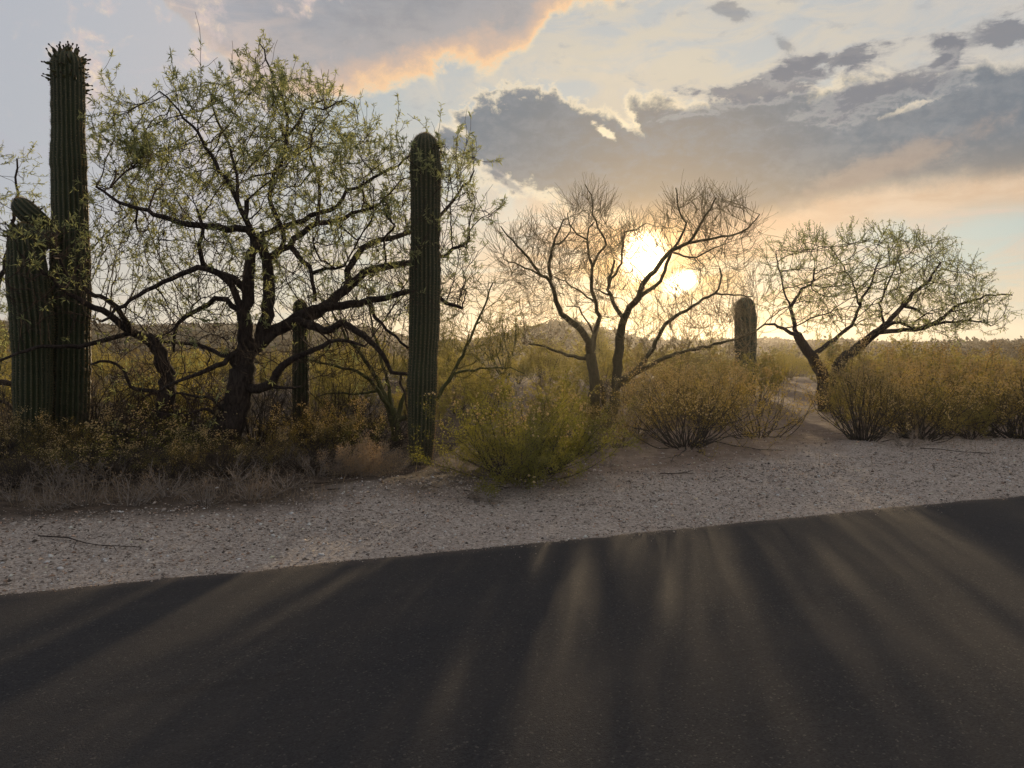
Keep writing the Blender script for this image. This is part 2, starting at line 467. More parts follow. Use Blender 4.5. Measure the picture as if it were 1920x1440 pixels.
def tint_mat(name, rough=0.9):
    m, n, out = new_mat(name)
    at = n.nodes.new('ShaderNodeAttribute'); at.attribute_name = 'tint'
    a1 = noise(n, geopos(n), 130.0, 3, 0.6)
    c = mixc(n, a1.smooth(.3, .7), E(n, at.outputs['Color']), (.22, .18, .15))
    c = mixc(n, 0.65, c, E(n, at.outputs['Color']))
    b = n.nodes.new('ShaderNodeBsdfPrincipled'); b.inputs['Roughness'].default_value = rough
    b.inputs['Specular IOR Level'].default_value = 0.2
    n.links.new(c.s, b.inputs['Base Color']); n.links.new(b.outputs[0], out.inputs[0])
    return m


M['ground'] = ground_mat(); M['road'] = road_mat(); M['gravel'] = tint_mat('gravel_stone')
M['stone'] = bark_mat('pale_stone', (.26, .22, .19), (.46, .41, .37), 30, 0.4, 0.9, 1.0)


# ------------------------------------------------------------------ mesh helpers
def build_mesh(name, V, faces, mat, smooth=False, attrs=None):
    """faces: list of (m,k) int arrays"""
    me = bpy.data.meshes.new(name)
    V = np.asarray(V, dtype=np.float32).reshape(-1, 3)
    faces = [np.asarray(f, dtype=np.int32) for f in faces if len(f)]
    me.vertices.add(len(V)); me.vertices.foreach_set('co', V.ravel())
    idx = np.concatenate([f.ravel() for f in faces])
    tot = np.concatenate([np.full(len(f), f.shape[1], dtype=np.int32) for f in faces])
    start = np.concatenate([[0], np.cumsum(tot)[:-1]]).astype(np.int32)
    me.loops.add(len(idx)); me.loops.foreach_set('vertex_index', idx)
    me.polygons.add(len(tot)); me.polygons.foreach_set('loop_start', start); me.polygons.foreach_set('loop_total', tot)
    if smooth: me.polygons.foreach_set('use_smooth', np.ones(len(tot), dtype=bool))
    for k, (typ, arr) in (attrs or {}).items():
        at = me.attributes.new(k, typ, 'POINT')
        if typ == 'FLOAT': at.data.foreach_set('value', np.asarray(arr, dtype=np.float32))
        else: at.data.foreach_set('color', np.asarray(arr, dtype=np.float32).ravel())
    me.materials.append(mat)
    me.update(calc_edges=True)
    return me


def link(name, me, parent=None, **props):
    o = bpy.data.objects.new(name, me); COL.objects.link(o)
    if parent is not None: o.parent = parent
    for k, v in props.items(): o[k] = v
    return o


def thing(name, loc, label, cat, group=None):
    o = bpy.data.objects.new(name, None); COL.objects.link(o)
    o.location = loc; o.empty_display_size = 0.3
    o['label'] = label; o['category'] = cat
    if group: o['group'] = group
    return o


def unit(v):
    return v / np.maximum(np.linalg.norm(v, axis=-1, keepdims=True), 1e-9)


def hnoise(x, y, s=1.0, seed=0.0):
    """cheap smooth pseudo-noise, about -1..1"""
    x = np.asarray(x) * s + seed * 3.1; y = np.asarray(y) * s - seed * 1.7
    return (np.sin(x * 1.0 + 1.3 * np.sin(y * 0.9 + 0.4)) + np.sin(y * 1.13 + 1.7 * np.sin(x * 0.71 + 2.1)) +
            0.6 * np.sin(x * 2.3 + y * 1.9 + 1.2 * np.sin(x * 1.4 - y * 2.2))) / 2.6


def sstep(x, a, b):
    t = np.clip((np.asarray(x) - a) / (b - a), 0, 1); return t * t * (3 - 2 * t)


MOUNDS = [(P(720, 925, 8.0)[0], 8.0, 0.8, 0.10), (P(1000, 915, 8.4)[0], 8.8, 1.2, 0.08), (P(420, 860, 10.4)[0], 10.6, 1.6, 0.15), (P(1300, 860, 10.6)[0], 10.9, 1.6, 0.10), (P(1640, 845, 11.2)[0], 11.6, 1.5, 0.12), (P(90, 880, 10.3)[0], 10.6, 1.5, 0.10)]


def height(x, y):
    x = np.asarray(x, dtype=float); y = np.asarray(y, dtype=float)
    d = road_d(x, y)
    h = np.where(d < 0, -0.045, -0.030 + 0.05 * sstep(d, 0.0, 1.6))
    h = h + sstep(d, 0.1, 1.4) * (0.018 * hnoise(x, y, 2.3, 1) + 0.010 * hnoise(x, y, 6.5, 2) + 0.006 * hnoise(x, y, 17, 3))
    h = h + sstep(d, 2, 6) * (0.06 * hnoise(x, y, 0.6, 4) - 0.05)
    for mx, my, mr, mh in MOUNDS:
        h = h + mh * np.exp(-((x - mx) ** 2 + (y - my) ** 2) / (mr * mr)) * sstep(d, 0.3, 1.2)
    r = np.hypot(x, y); azd = np.degrees(np.arctan2(x, np.maximum(y, 1e-6)))
    front = sstep(d, 10, 40)
    h = h - front * 1.3 * sstep(r, 25, 70) + front * 1.1 * sstep(r, 75, 120) * 0.3
    ridge = 5.2 * sstep(azd, -5, -12) + 2.2 + 0.7 * hnoise(azd, azd * 0, 0.35, 5)
    h = h + front * ridge * sstep(r, 110, 260)
    # the low hump behind the bare tree
    bump = np.exp(-((azd - 4.0) / 5.2) ** 2)
    h = h + front * bump * 6.0 * np.exp(-((r - 170) / 60.0) ** 2)
    h = h + front * 0.35 * hnoise(x, y, 0.05, 6) * sstep(r, 40, 100)
    return h


def gz(x, y): return float(height(x, y))


def ground_at(px, py_or_none, Y):
    """ground point under photo column px at Y metres ahead"""
    x = (px - 960) / F_PX * Y * (1.0 / CP) * 0.998
    return np.array([x, Y, gz(x, Y)])


# ------------------------------------------------------------------ setting: ground and road
def axis(lo, hi, step, far_lo, far_hi, growth=1.16):
    core = list(np.arange(lo, hi, step))
    s, v, up = step, core[-1], []
    while v < far_hi: s *= growth; v += s; up.append(v)
    s, v, dn = step, lo, []
    while v > far_lo: s *= growth; v -= s; dn.append(v)
    return np.array(dn[::-1] + core + up)


xs = axis(-9, 11, 0.07, -520, 520, 1.09); ys = axis(3.5, 15, 0.07, -200, 560, 1.06)
XX, YY = np.meshgrid(xs, ys)
V = np.stack([XX, YY, height(XX, YY)], -1).reshape(-1, 3)
nx, ny = len(xs), len(ys)
ii = np.arange((ny - 1) * (nx - 1)); r_, c_ = ii // (nx - 1), ii % (nx - 1)
Fq = np.stack([r_ * nx + c_, r_ * nx + c_ + 1, (r_ + 1) * nx + c_ + 1, (r_ + 1) * nx + c_], 1)
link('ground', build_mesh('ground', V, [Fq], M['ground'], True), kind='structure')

# asphalt slab with a slightly ragged edge
ts = np.concatenate([np.arange(-150, -12, 3.0), np.arange(-12, 22, 0.06), np.arange(22, 160, 3.0)])
jit = 0.022 * hnoise(ts, ts * 0, 7.0, 8) + 0.016 * hnoise(ts, ts * 0, 29.0, 9) + 0.03 * hnoise(ts, ts * 0, 1.1, 2) + rng.normal(0, 0.007, len(ts))
prof = [(0.02, -0.07), (0.0, -0.022), (-0.02, -0.006), (-0.07, 0.0), (-0.8, 0.006), (-3.5, 0.05), (-6.2, 0.006), (-7.0, 0.0), (-7.05, -0.07)]
rows = []
for d_, z_ in prof:
    dd = d_ + (jit if d_ > -1 else 0 * jit)
    xy = RE0 + np.outer(ts, RD) + np.outer(dd, RN)
    z = z_ + 0.004 * hnoise(ts, ts * 0 + d_, 1.3, 4)
    rows.append(np.column_stack([xy, z * np.ones(len(ts))]))
V = np.concatenate(rows); n_ = len(ts); q = []
for k in range(len(prof) - 1):
    i = np.arange(n_ - 1); q.append(np.stack([k * n_ + i, (k + 1) * n_ + i, (k + 1) * n_ + i + 1, k * n_ + i + 1], 1))
link('road', build_mesh('road', V, q, M['road'], True), kind='structure')


# ------------------------------------------------------------------ skeleton -> tubes
class Skel:
    def __init__(s): s.p, s.par, s.r, s.tag, s.px = [], [], [], [], []

    def add(s, p, par, r, tag=-1):
        s.p.append(np.asarray(p, float)); s.par.append(par); s.r.append(r); s.tag.append(tag)
        return len(s.p) - 1

    def arrays(s):
        return np.array(s.p), np.array(s.par), np.array(s.r, float), np.array(s.tag)


def tubes(Pn, par, R, sel, K, gnarl=0.0):
    """open tubes for the segments ending at nodes sel (bool)"""
    N = len(Pn)
    idx = np.nonzero(sel & (par >= 0))[0]
    if not len(idx): return np.zeros((0, 3)), []
    d = np.zeros((N, 3)); has = par >= 0
    d[has] = unit(Pn[has] - Pn[par[has]])
    # thickest child continues its parent's tube
    best = np.full(N, -1); order = idx[np.argsort(R[idx])]
    best[par[order]] = order
    din = d.copy(); cont = best >= 0
    din[cont] = unit(np.where(has[cont][:, None], d[cont], d[best[cont]]) + d[best[cont]])
    ref = np.where(np.abs(din[:, 1:2]) > 0.9, np.array([[1., 0, 0]]), np.array([[0, 1., 0]]))
    s1 = unit(np.cross(din, ref)); s2 = np.cross(din, s1)
    ang = np.arange(K) * 2 * math.pi / K
    ca_, sa_ = np.cos(ang), np.sin(ang)

    def ring(nodes, rad, frame):
        g = 1.0
        if gnarl:
            ph = Pn[nodes][:, 2:3] * 5 + Pn[nodes][:, 0:1] * 3
            g = 1 + gnarl * (np.sin(2 * ang[None] + ph) * 0.6 + np.sin(3 * ang[None] - ph * 1.7) * 0.5 + np.sin(5 * ang[None] + ph * 3.1) * 0.35)
        rr = rad[:, None] * g
        return Pn[nodes][:, None, :] + rr[..., None] * (ca_[None, :, None] * s1[frame][:, None, :] + sa_[None, :, None] * s2[frame][:, None, :])

    rings = ring(idx, R[idx], idx)                      # ring at every node of the set
    pos = np.full(N, -1); pos[idx] = np.arange(len(idx))
    p = par[idx]
    share = (pos[p] >= 0) & (best[p] == idx)
    own = ~share
    start = ring(p[own], np.minimum(R[idx[own]] * 1.15, np.maximum(R[p[own]], R[idx[own]] * 0.6)), idx[own])
    V = np.concatenate([rings.reshape(-1, 3), start.reshape(-1, 3)])
    a0 = np.where(share, pos[p], 0) * K
    a0[own] = len(idx) * K + np.arange(own.sum()) * K
    b0 = np.arange(len(idx)) * K
    k = np.arange(K); k2 = (k + 1) % K
    Fq = np.stack([a0[:, None] + k, a0[:, None] + k2, b0[:, None] + k2, b0[:, None] + k], -1).reshape(-1, 4)
    return V, [Fq]


def blades(base, d, L, W, droop=0.0, r=rng):
    """one rhombus leaf per row"""
    n = len(base)
    nrm = unit(np.cross(d, r.normal(size=(n, 3))))
    s = np.cross(d, nrm)
    mid = base + d * (L * 0.45)[:, None] + nrm * (L * 0.06)[:, None]
    tip = base + d * L[:, None]; tip[:, 2] -= droop * L
    V = np.stack([base, mid + s * (W / 2)[:, None], tip, mid - s * (W / 2)[:, None]], 1).reshape(-1, 3)
    return V, [np.arange(n * 4).reshape(n, 4)]


def octas(c, rad, r=rng, flat=1.0):
    n = len(c)
    o = np.array([[1, 0, 0], [-1, 0, 0], [0, 1, 0], [0, -1, 0], [0, 0, 1], [0, 0, -1]], float)
    sc = r.uniform(0.65, 1.35, (n, 6, 1))
    ang = r.uniform(0, 6.28, n); cs, sn = np.cos(ang), np.sin(ang)
    v = o[None] * sc * rad[:, None, None]
    v[..., 2] *= flat
    x = v[..., 0] * cs[:, None] - v[..., 1] * sn[:, None]; y = v[..., 0] * sn[:, None] + v[..., 1] * cs[:, None]
    tl = r.normal(0, 0.25, (n, 2))
    z = v[..., 2] + x * tl[:, :1] + y * tl[:, 1:]
    V = (np.stack([x, y, z], -1) + c[:, None, :]).reshape(-1, 3)
    f = np.array([[0, 2, 4], [2, 1, 4], [1, 3, 4], [3, 0, 4], [2, 0, 5], [1, 2, 5], [3, 1, 5], [0, 3, 5]])
    F_ = (f[None] + (np.arange(n) * 6)[:, None, None]).reshape(-1, 3)
    return V, [F_]


def merge(parts):
    Vs, Fs, o = [], {}, 0
    for V, F_ in parts:
        if len(V) == 0: continue
        Vs.append(V)
        for f in F_: Fs.setdefault(f.shape[1], []).append(f + o)
        o += len(V)
    return np.concatenate(Vs), [np.concatenate(v) for v in Fs.values()]


# ------------------------------------------------------------------ saguaros
def saguaro_column(path, rads, nrib, seed, dome=True, taper_base=False):
    """ribbed column along a centre line; returns V, F, ridge, spine sites"""
    r_ = np.random.default_rng(seed)
    path = np.asarray(path, float); rads = np.asarray(rads, float)
    seg = np.r_[0, np.cumsum(np.linalg.norm(np.diff(path, axis=0), axis=1))]
    L = seg[-1]; rtop = rads[-1]
    nst = max(8, int(L / 0.035))
    s = np.linspace(0, L, nst)
    # finer rows towards the dome
    dm = L - rtop * 1.15
    s = np.r_[s[s < dm], dm + (L - dm) * np.sin(np.linspace(0, math.pi / 2, 14))]
    c = np.stack([np.interp(s, seg, path[:, k]) for k in range(3)], 1)
    for _ in range(3): c[1:-1] = 0.25 * c[:-2] + 0.5 * c[1:-1] + 0.25 * c[2:]
    R = np.interp(s, seg, rads)
    for _ in range(6): R[1:-1] = 0.25 * R[:-2] + 0.5 * R[1:-1] + 0.25 * R[2:]
    R *= 1 + 0.024 * np.sin(s * 4.1 + seed) + 0.016 * np.sin(s * 9 + 2 * seed)
    t = np.clip((s - dm) / (L - dm), 0, 1)
    R = R * np.sqrt(np.clip(1 - t ** 2.2, 0, 1)) + 1e-4
    d = unit(np.gradient(c, axis=0))
    ref = np.array([0, 1., 0]) if abs(d[len(d) // 2][1]) < 0.8 else np.array([1., 0, 0])
    s1 = unit(np.cross(d, ref)); s2 = np.cross(d, s1)
    K = nrib * 6
    ang = np.arange(K) * 2 * math.pi / K
    wob = 0.05 * np.sin(s * 1.3 + seed)[:, None] + 0.02 * np.sin(3 * ang + s[:, None] * 2.0)
    rid = np.abs(np.cos(nrib * ang / 2)) ** 1.3
    depth = 0.15 * np.clip(1.2 - t * 0.9, 0.2, 1)[:, None]
    rr = R[:, None] * (1 - depth * (1 - rid[None])) * (1 + 0.012 * r_.normal(size=(len(s), 1)) + 0.008 * r_.normal(size=(len(s), K)))
    a_ = ang[None] + wob
    V = c[:, None] + rr[..., None] * (np.cos(a_)[..., None] * s1[:, None] + np.sin(a_)[..., None] * s2[:, None])
    ridge = np.broadcast_to(rid[None], rr.shape).ravel()
    n = len(s); i = np.arange((n - 1) * K); a, b = i // K, i % K; b2 = (b + 1) % K
    Fq = np.stack([a * K + b, a * K + b2, (a + 1) * K + b2, (a + 1) * K + b], 1)
    top = np.array([list(range((n - 1) * K, n * K))])
    # spine sites on the ridges
    rows = np.arange(0, n - 1); rc = np.arange(nrib) * 6
    sites = V[np.ix_(rows, rc)].reshape(-1, 3)
    outd = (np.cos(a_[np.ix_(rows, rc)])[..., None] * s1[rows][:, None] + np.sin(a_[np.ix_(rows, rc)])[..., None] * s2[rows][:, None]).reshape(-1, 3)
    tt = np.repeat(t[rows], nrib); up = np.repeat(d[rows], nrib, 0)
    outd = unit(outd * (1 - 0.7 * tt[:, None]) + up * tt[:, None])
    return V.reshape(-1, 3), [Fq, top], ridge, sites, outd, tt


def spines(sites, outd, r_, n=4, L=0.028):
    b = np.repeat(sites, n, 0); o = np.repeat(outd, n, 0)
    d = unit(o + 0.75 * r_.normal(size=o.shape))
    return blades(b - o * 0.003, d, L * r_.uniform(0.6, 1.3, len(b)), np.full(len(b), 0.0028), 0, r_)


def make_saguaro(label, cols, pxbase, Y, seed, fruits=(), group='saguaros along the roadside', nrib=22, sp=4):
    """cols: list of (part name, [(px, py, width px, Y offset)], base first)"""
    base = P(*pxbase, Y); base[2] = gz(base[0], base[1])
    root = thing('saguaro', base, label, 'cactus', group)
    r_ = np.random.default_rng(seed)
    sp_parts = []; top_info = []
    for k, (nm, pts) in enumerate(cols):
        path = [P(a_, b_, Y + dyo) for a_, b_, w, dyo in pts]; rads = [w * (Y + dyo) / F_PX / 2 for a_, b_, w, dyo in pts]
        if k == 0: path[0] = np.array([path[0][0], path[0][1], base[2] - 0.12])
        V, F_, ridge, sites, outd, tt = saguaro_column(path, rads, nrib if k == 0 else 14, seed + k)
        link(nm, build_mesh(nm, V - base, F_, M['saguaro'], True, {'ridge': ('FLOAT', ridge)}), root)
        sp_parts.append(spines(sites - base, outd, r_, sp))
        top_info.append((sites, outd, tt))
    V, F_ = merge(sp_parts)
    link('spines', build_mesh('spines', V, F_, M['spine']), root, kind='stuff')
    # fruit with a dried flower on the end, sharing two meshes
    if fruits:
        fm, dm = fruit_meshes()
        for (k, zlo, zhi, cnt, lo_sz, hi_sz) in fruits:
            sites, outd, tt = top_info[k]
            zt = sites[:, 2].max()
            ok = np.nonzero((sites[:, 2] > zt - zhi) & (sites[:, 2] < zt - zlo))[0]
            pick = r_.choice(ok, min(cnt, len(ok)), replace=False)
            for j in pick:
                f = link('fruit', fm, root); o = outd[j] + np.array([0, 0, 0.15]) + 0.3 * r_.normal(size=3)
                sc = r_.uniform(lo_sz, hi_sz)
                f.location = sites[j] - base - 0.01 * outd[j]; f.scale = (sc, sc, sc * r_.uniform(0.9, 1.3))
                f.rotation_euler = Vector(o).to_track_quat('Z', 'Y').to_euler()
                g = link('dried_flower', dm, f)
    return root


_fm = []


def fruit_meshes():
    if _fm: return _fm
    def lathe(prof, K=7):
        ang = np.arange(K) * 2 * math.pi / K
        V = np.concatenate([np.column_stack([r * np.cos(ang), r * np.sin(ang), np.full(K, z)]) for r, z in prof])
        n = len(prof); i = np.arange((n - 1) * K); a, b = i // K, i % K
        return V, [np.stack([a * K + b, a * K + (b + 1) % K, (a + 1) * K + (b + 1) % K, (a + 1) * K + b], 1)]
    V, F_ = lathe([(.006, 0), (.013, .012), (.017, .03), (.014, .048), (.008, .056)])
    _fm.append(build_mesh('fruit', V, F_, M['fruit'], True))
    V, F_ = lathe([(.006, .054), (.0045, .066), (.006, .078), (.011, .086), (.008, .094), (.001, .097)])
    _fm.append(build_mesh('dried_flower', V, F_, M['flower'], True))
    return _fm


make_saguaro('single straight saguaro without arms standing behind the green roadside bush',
             [('trunk', [(789, 872, 40, 0), (790, 830, 47, 0), (791, 760, 54, 0), (792, 700, 56, 0), (796, 600, 57, 0), (797, 480, 57, 0), (798, 400, 55, 0), (798, 330, 56, 0), (797, 290, 54, 0), (797, 250, 50, 0)])],
             (789, 872), 10.0, 11, [(0, 0.13, 0.62, 24, 0.75, 1.2)])
make_saguaro('tallest saguaro, crowned with many buds and bearing one short arm and a nub',
             [('trunk', [(128, 868, 54, 0), (130, 800, 66, 0), (132, 680, 70, 0), (132, 540, 70, 0), (132, 430, 64, 0), (130, 350, 60, 0), (128.5, 300, 59, 0), (128, 275, 56, 0), (128, 230, 57, 0), (127.5, 160, 57, 0), (125, 95, 54, 0)]),
              ('arm', [(112, 438, 23, 0), (94, 428, 27, -0.10), (76, 417, 35, -0.22), (56, 403, 40, -0.30), (42, 389, 38, -0.32), (31, 372, 29, -0.33)]),
              ('nub', [(112, 440, 22, -0.15), (97, 443, 28, -0.32), (86, 450, 33, -0.48), (78, 458, 32, -0.62)])],
             (128, 868), 10.7, 23, [(0, 0.0, 0.14, 44, 0.8, 1.25), (0, 0.14, 0.52, 38, 0.8, 1.25), (1, 0.03, 0.2, 8, 0.7, 1.0)])
make_saguaro('shorter stout saguaro at the left edge, just left of the tallest one',
             [('trunk', [(62, 885, 48, 0), (62, 830, 58, 0), (62, 740, 66, 0), (60, 607, 72, 0), (53, 534, 70, 0), (48, 462, 64, 0), (46, 436, 56, 0), (44, 418, 42, 0)])],
             (62, 885), 10.2, 37, [(0, 0.0, 0.3, 14, 0.8, 1.2)])
make_saguaro('thin young saguaro half hidden behind the big mesquite limbs',
             [('trunk', [(564, 845, 28, 0), (564, 760, 31, 0), (564, 680, 31, 0), (563, 600, 28, 0), (563, 561, 25, 0)])],
             (564, 845), 12.4, 41, (), nrib=13, sp=3)
make_saguaro('blocky saguaro in the haze right of the sun, behind the scrub',
             [('trunk', [(1398, 735, 36, 0), (1398, 680, 40, 0), (1398, 600, 40, 0), (1397, 557, 36, 0)])],
             (1398, 735), 24.0, 43, (), nrib=16, sp=2)
print('saguaros', round(time.time() - T0, 1))


# ------------------------------------------------------------------ trees
def in_poly(x, y, poly):
    poly = np.asarray(poly, float); ins = np.zeros(len(x), bool); j = len(poly) - 1
    for i in range(len(poly)):
        xi, yi = poly[i]; xj, yj = poly[j]
        c = ((yi > y) != (yj > y)) & (x < (xj - xi) * (y - yi) / (yj - yi + 1e-12) + xi)
        ins ^= c; j = i
    return ins


class Tree:
    """main limbs laid along traced lines at real depth, the rest grown by space colonisation"""
    def __init__(s, Y, seed):
        s.Y = Y; s.r = np.random.default_rng(seed); s.sk = Skel(); s.pxy = []; s.limbs = []

    def limb(s, pts, w0, w1, dY=0.0, step=0.13, name='limb', wob=0.02):
        pts = np.asarray(pts, float)
        tag = len(s.limbs); s.limbs.append(name)
        if s.pxy and name != 'trunk':
            q = np.array(s.pxy); k = int(np.argmin(((q - pts[0]) ** 2).sum(1)))
            Y0 = s.sk.p[k][1]; par = k; pts[0] = q[k]
            if s.sk.r[k] * 2 * F_PX / Y0 < w0: w0 = max(w1, s.sk.r[k] * 2 * F_PX / Y0 * 0.95)
        else:
            Y0 = s.Y + (dY if name == 'trunk' else 0); par = -1
        seg = np.r_[0, np.cumsum(np.hypot(*np.diff(pts, axis=0).T))]
        n = max(2, int(seg[-1] * s.Y / F_PX / step) + 1)
        t = np.linspace(0, 1, n + 1)
        x = np.interp(t * seg[-1], seg, pts[:, 0]); y = np.interp(t * seg[-1], seg, pts[:, 1])
        tgt = Y0 + (dY if name != 'trunk' else 0)
        for i in range(0 if par < 0 else 1, n + 1):
            Yi = Y0 + (tgt - Y0) * (t[i] ** 0.8)
            p = P(x[i], y[i], Yi)
            if 0 < i: p = p + s.r.normal(0, wob, 3) * np.array([0.6, 1, 0.6])
            w = w0 + (w1 - w0) * t[i]
            par = s.sk.add(p, par, w * Yi / F_PX / 2, tag)
            s.pxy.append((x[i], y[i]))
        return tag

    def ground_base(s):
        for i, (par, tag) in enumerate(zip(s.sk.par, s.sk.tag)):
            if par < 0: s.sk.p[i][2] = gz(s.sk.p[i][0], s.sk.p[i][1]) - 0.08

    def attract(s, poly, n, Ylo, Yhi, inner=0.0):
        poly = np.asarray(poly, float); r = s.r
        lo, hi = poly.min(0), poly.max(0); out = []
        while len(out) < n:
            m = n * 2
            x = r.uniform(lo[0], hi[0], m); y = r.uniform(lo[1], hi[1], m)
            k = in_poly(x, y, poly)
            cx = (lo[0] + hi[0]) / 2; hw = (hi[0] - lo[0]) / 2
            edge = np.sqrt(np.clip(1 - (np.abs(x - cx) / hw) ** 2, 0.08, 1))
            yc = (Ylo + Yhi) / 2
            Yv = yc + (r.uniform(-1, 1, m)) * (Yhi - Ylo) / 2 * edge
            for a_, b_, c_ in zip(x[k], y[k], Yv[k]): out.append(P(a_, b_, c_))
        return np.array(out[:n])

    def grow(s, A, step=0.11, kill=0.17, infl=1.4, iters=70, up=0.05, jit=0.18, minr=0.0, inertia=0.75):
        r = s.r
        Pn = [p for p in s.sk.p]; par = list(s.sk.par); n0 = len(Pn)
        ok0 = np.array([rr * 1.0 < 9 for rr in s.sk.r])
        arr = np.array(Pn)
        # roots below 0.9 m do not sprout
        zmask = arr[:, 2] > minr
        cand = np.nonzero(zmask)[0]
        D = np.linalg.norm(A[:, None] - arr[None, cand], axis=2)
        near = cand[D.argmin(1)]; dist = D.min(1)
        alive = np.ones(len(A), bool)
        for it in range(iters):
            act = alive & (dist < infl)
            if not act.any():
                break
            k = near[act]; cur = np.array(Pn)
            dv = unit(A[act] - cur[k])
            acc = np.zeros((len(Pn), 3)); np.add.at(acc, k, dv)
            u = np.unique(k)
            dirs = unit(acc[u])
            inc = np.array([cur[i] - cur[par[i]] if par[i] >= 0 else (0, 0, 1) for i in u]); inc = unit(inc)
            grown = (u >= n0)[:, None]
            dirs = unit(dirs + inertia * inc * grown + np.array([0, 0, up]) + jit * r.normal(size=dirs.shape))
            newp = cur[u] + dirs * step * r.uniform(0.8, 1.2, (len(u), 1))
            base = len(Pn)
            Pn.extend(newp); par.extend(u.tolist())
            ai = np.nonzero(alive)[0]
            D = np.linalg.norm(A[ai][:, None] - newp[None], axis=2)
            m = D.min(1); am = D.argmin(1)
            better = m < dist[ai]
            dist[ai[better]] = m[better]; near[ai[better]] = base + am[better]
            alive &= dist > kill
        for i in range(n0, len(Pn)):
            s.sk.add(Pn[i], par[i], 0.0, -1); s.pxy.append((0, 0))
        s.n0 = n0

    def radii(s, tip=0.003, ex=2.4, cap=0.75):
        Pn, par, R, tag = s.sk.arrays()
        acc = np.zeros(len(R))
        for i in range(len(R) - 1, s.n0 - 1, -1):
            R[i] = max(tip, acc[i] ** (1 / ex)) if acc[i] > 0 else tip
            acc[par[i]] += R[i] ** ex
        for i in range(s.n0, len(R)):
            R[i] = min(R[i], max(tip, R[par[i]] * (cap if par[i] < s.n0 else 1.0)))
        s.P, s.par, s.R, s.tag = Pn, par, R, tag

    def terminals(s):
        ch = np.zeros(len(s.P), int); np.add.at(ch, s.par[s.par >= 0], 1)
        return ch

    def build(s, name, label, mats, group=None, trunk_K=12, twig_K=3):
        base = s.P[0].copy(); base[2] = gz(base[0], base[1])
        root = thing(name, base, label, 'tree', group)
        Q = s.P - base
        for t, nm in enumerate(s.limbs):
            sel = s.tag == t
            K = trunk_K if nm == 'trunk' else 8
            V, F_ = tubes(Q, s.par, s.R, sel, K, 0.10 if nm == 'trunk' else 0.06)
            if len(V): link(nm, build_mesh(nm, V, F_, mats[0], True), root)
        g = s.tag == -1
        thick = g & (s.R > 0.010)
        parts = [tubes(Q, s.par, s.R, thick, 5), tubes(Q, s.par, s.R, g & ~thick, twig_K)]
        V, F_ = merge(parts)
        link('twigs', build_mesh('twigs', V, F_, mats[1], True), root, kind='stuff')
        s.root, s.base, s.Q = root, base, Q
        return root


def side_shoots(tr, nodes, per, segs, seglen, rad, up, spread, rr):
    """short shoots added to a grown tree; returns node ids of the shoots"""
    ids = []
    P0 = tr.P; par0 = tr.par
    newP, newPar, newR = [], [], []
    n = len(P0)
    b = np.repeat(nodes, per)
    inc = unit(P0[b] - P0[np.maximum(par0[b], 0)])
    d = unit(inc + spread * rr.normal(size=inc.shape) + np.array([0, 0, up]))
    cur = P0[b].copy(); pid = b.copy()
    for k in range(segs):
        cur = cur + d * (seglen * rr.uniform(0.7, 1.3, (len(b), 1)))
        d = unit(d + 0.22 * rr.normal(size=d.shape) + np.array([0, 0, up * 0.3]))
        newP.append(cur.copy()); newPar.append(pid.copy()); newR.append(np.full(len(b), rad * (1 - 0.35 * k / max(1, segs))))
        pid = n + k * len(b) + np.arange(len(b)); ids.append(pid)
    tr.P = np.concatenate([tr.P] + newP); tr.par = np.concatenate([tr.par] + newPar)
    tr.R = np.concatenate([tr.R] + newR); tr.tag = np.concatenate([tr.tag] + [np.full(len(b), -1)] * segs)
    return np.concatenate(ids)


def leaf_clusters(tr, ids, per, L, W, rr, droop=0.15, keep=1.0):
    ids = ids[rr.random(len(ids)) < keep]
    b = np.repeat(ids, per)
    p0 = tr.P[b]; pp = tr.P[np.maximum(tr.par[b], 0)]
    base = p0 + (pp - p0) * rr.uniform(0, 1, (len(b), 1))
    inc = unit(p0 - pp)
    d = unit(inc * 0.6 + 0.8 * rr.normal(size=inc.shape))
    return blades(base - tr.base, d, L * rr.uniform(0.55, 1.3, len(b)), W * rr.uniform(0.7, 1.3, len(b)), droop, rr)


# ---- the big mesquite
rr = np.random.default_rng(101)
T = Tree(10.5, 101)
T.limb([(392, 880), (405, 845), (425, 810), (444, 765), (453, 715), (460, 650)], 74, 36, 0, name='trunk', step=0.10)
T.limb([(310, 860), (311, 762), (316, 707), (300, 655), (278, 635)], 34, 26, 0.3, name='trunk', step=0.10)
L = T.limb
L([(460, 655), (458, 630), (460, 593), (467, 543), (468, 502), (475, 460), (477, 443)], 30, 17, -0.2)
L([(458, 660), (488, 640), (500, 593), (507, 543), (502, 493), (493, 460), (487, 440)], 30, 17, 0.25)
L([(477, 443), (460, 430), (428, 430), (390, 425), (353, 422), (320, 412), (270, 392), (215, 375), (180, 350)], 15, 4, -0.5)
L([(470, 440), (463, 420), (462, 402), (462, 376)], 12, 9, -0.1)
L([(487, 440), (503, 437), (528, 425), (562, 418), (600, 400), (632, 390), (650, 360), (680, 347), (740, 310), (790, 280)], 12, 3, 0.8)
L([(505, 480), (528, 470), (548, 463), (553, 450), (570, 433), (595, 418), (620, 417), (668, 400), (710, 380)], 15, 5, 0.4)
L([(548, 463), (562, 480), (578, 502), (587, 527), (590, 560)], 11, 6, -0.3)
L([(580, 508), (603, 507), (620, 503), (645, 500)], 8, 4, -0.3)
L([(533, 468), (530, 435), (520, 410), (510, 385), (507, 365), (512, 322), (530, 297), (537, 260), (540, 215), (532, 185), (510, 152), (500, 112), (488, 80)], 10, 2.5, 0.1)
L([(538, 252), (565, 222), (575, 202), (612, 200), (648, 184)], 6, 2.2, -0.2)
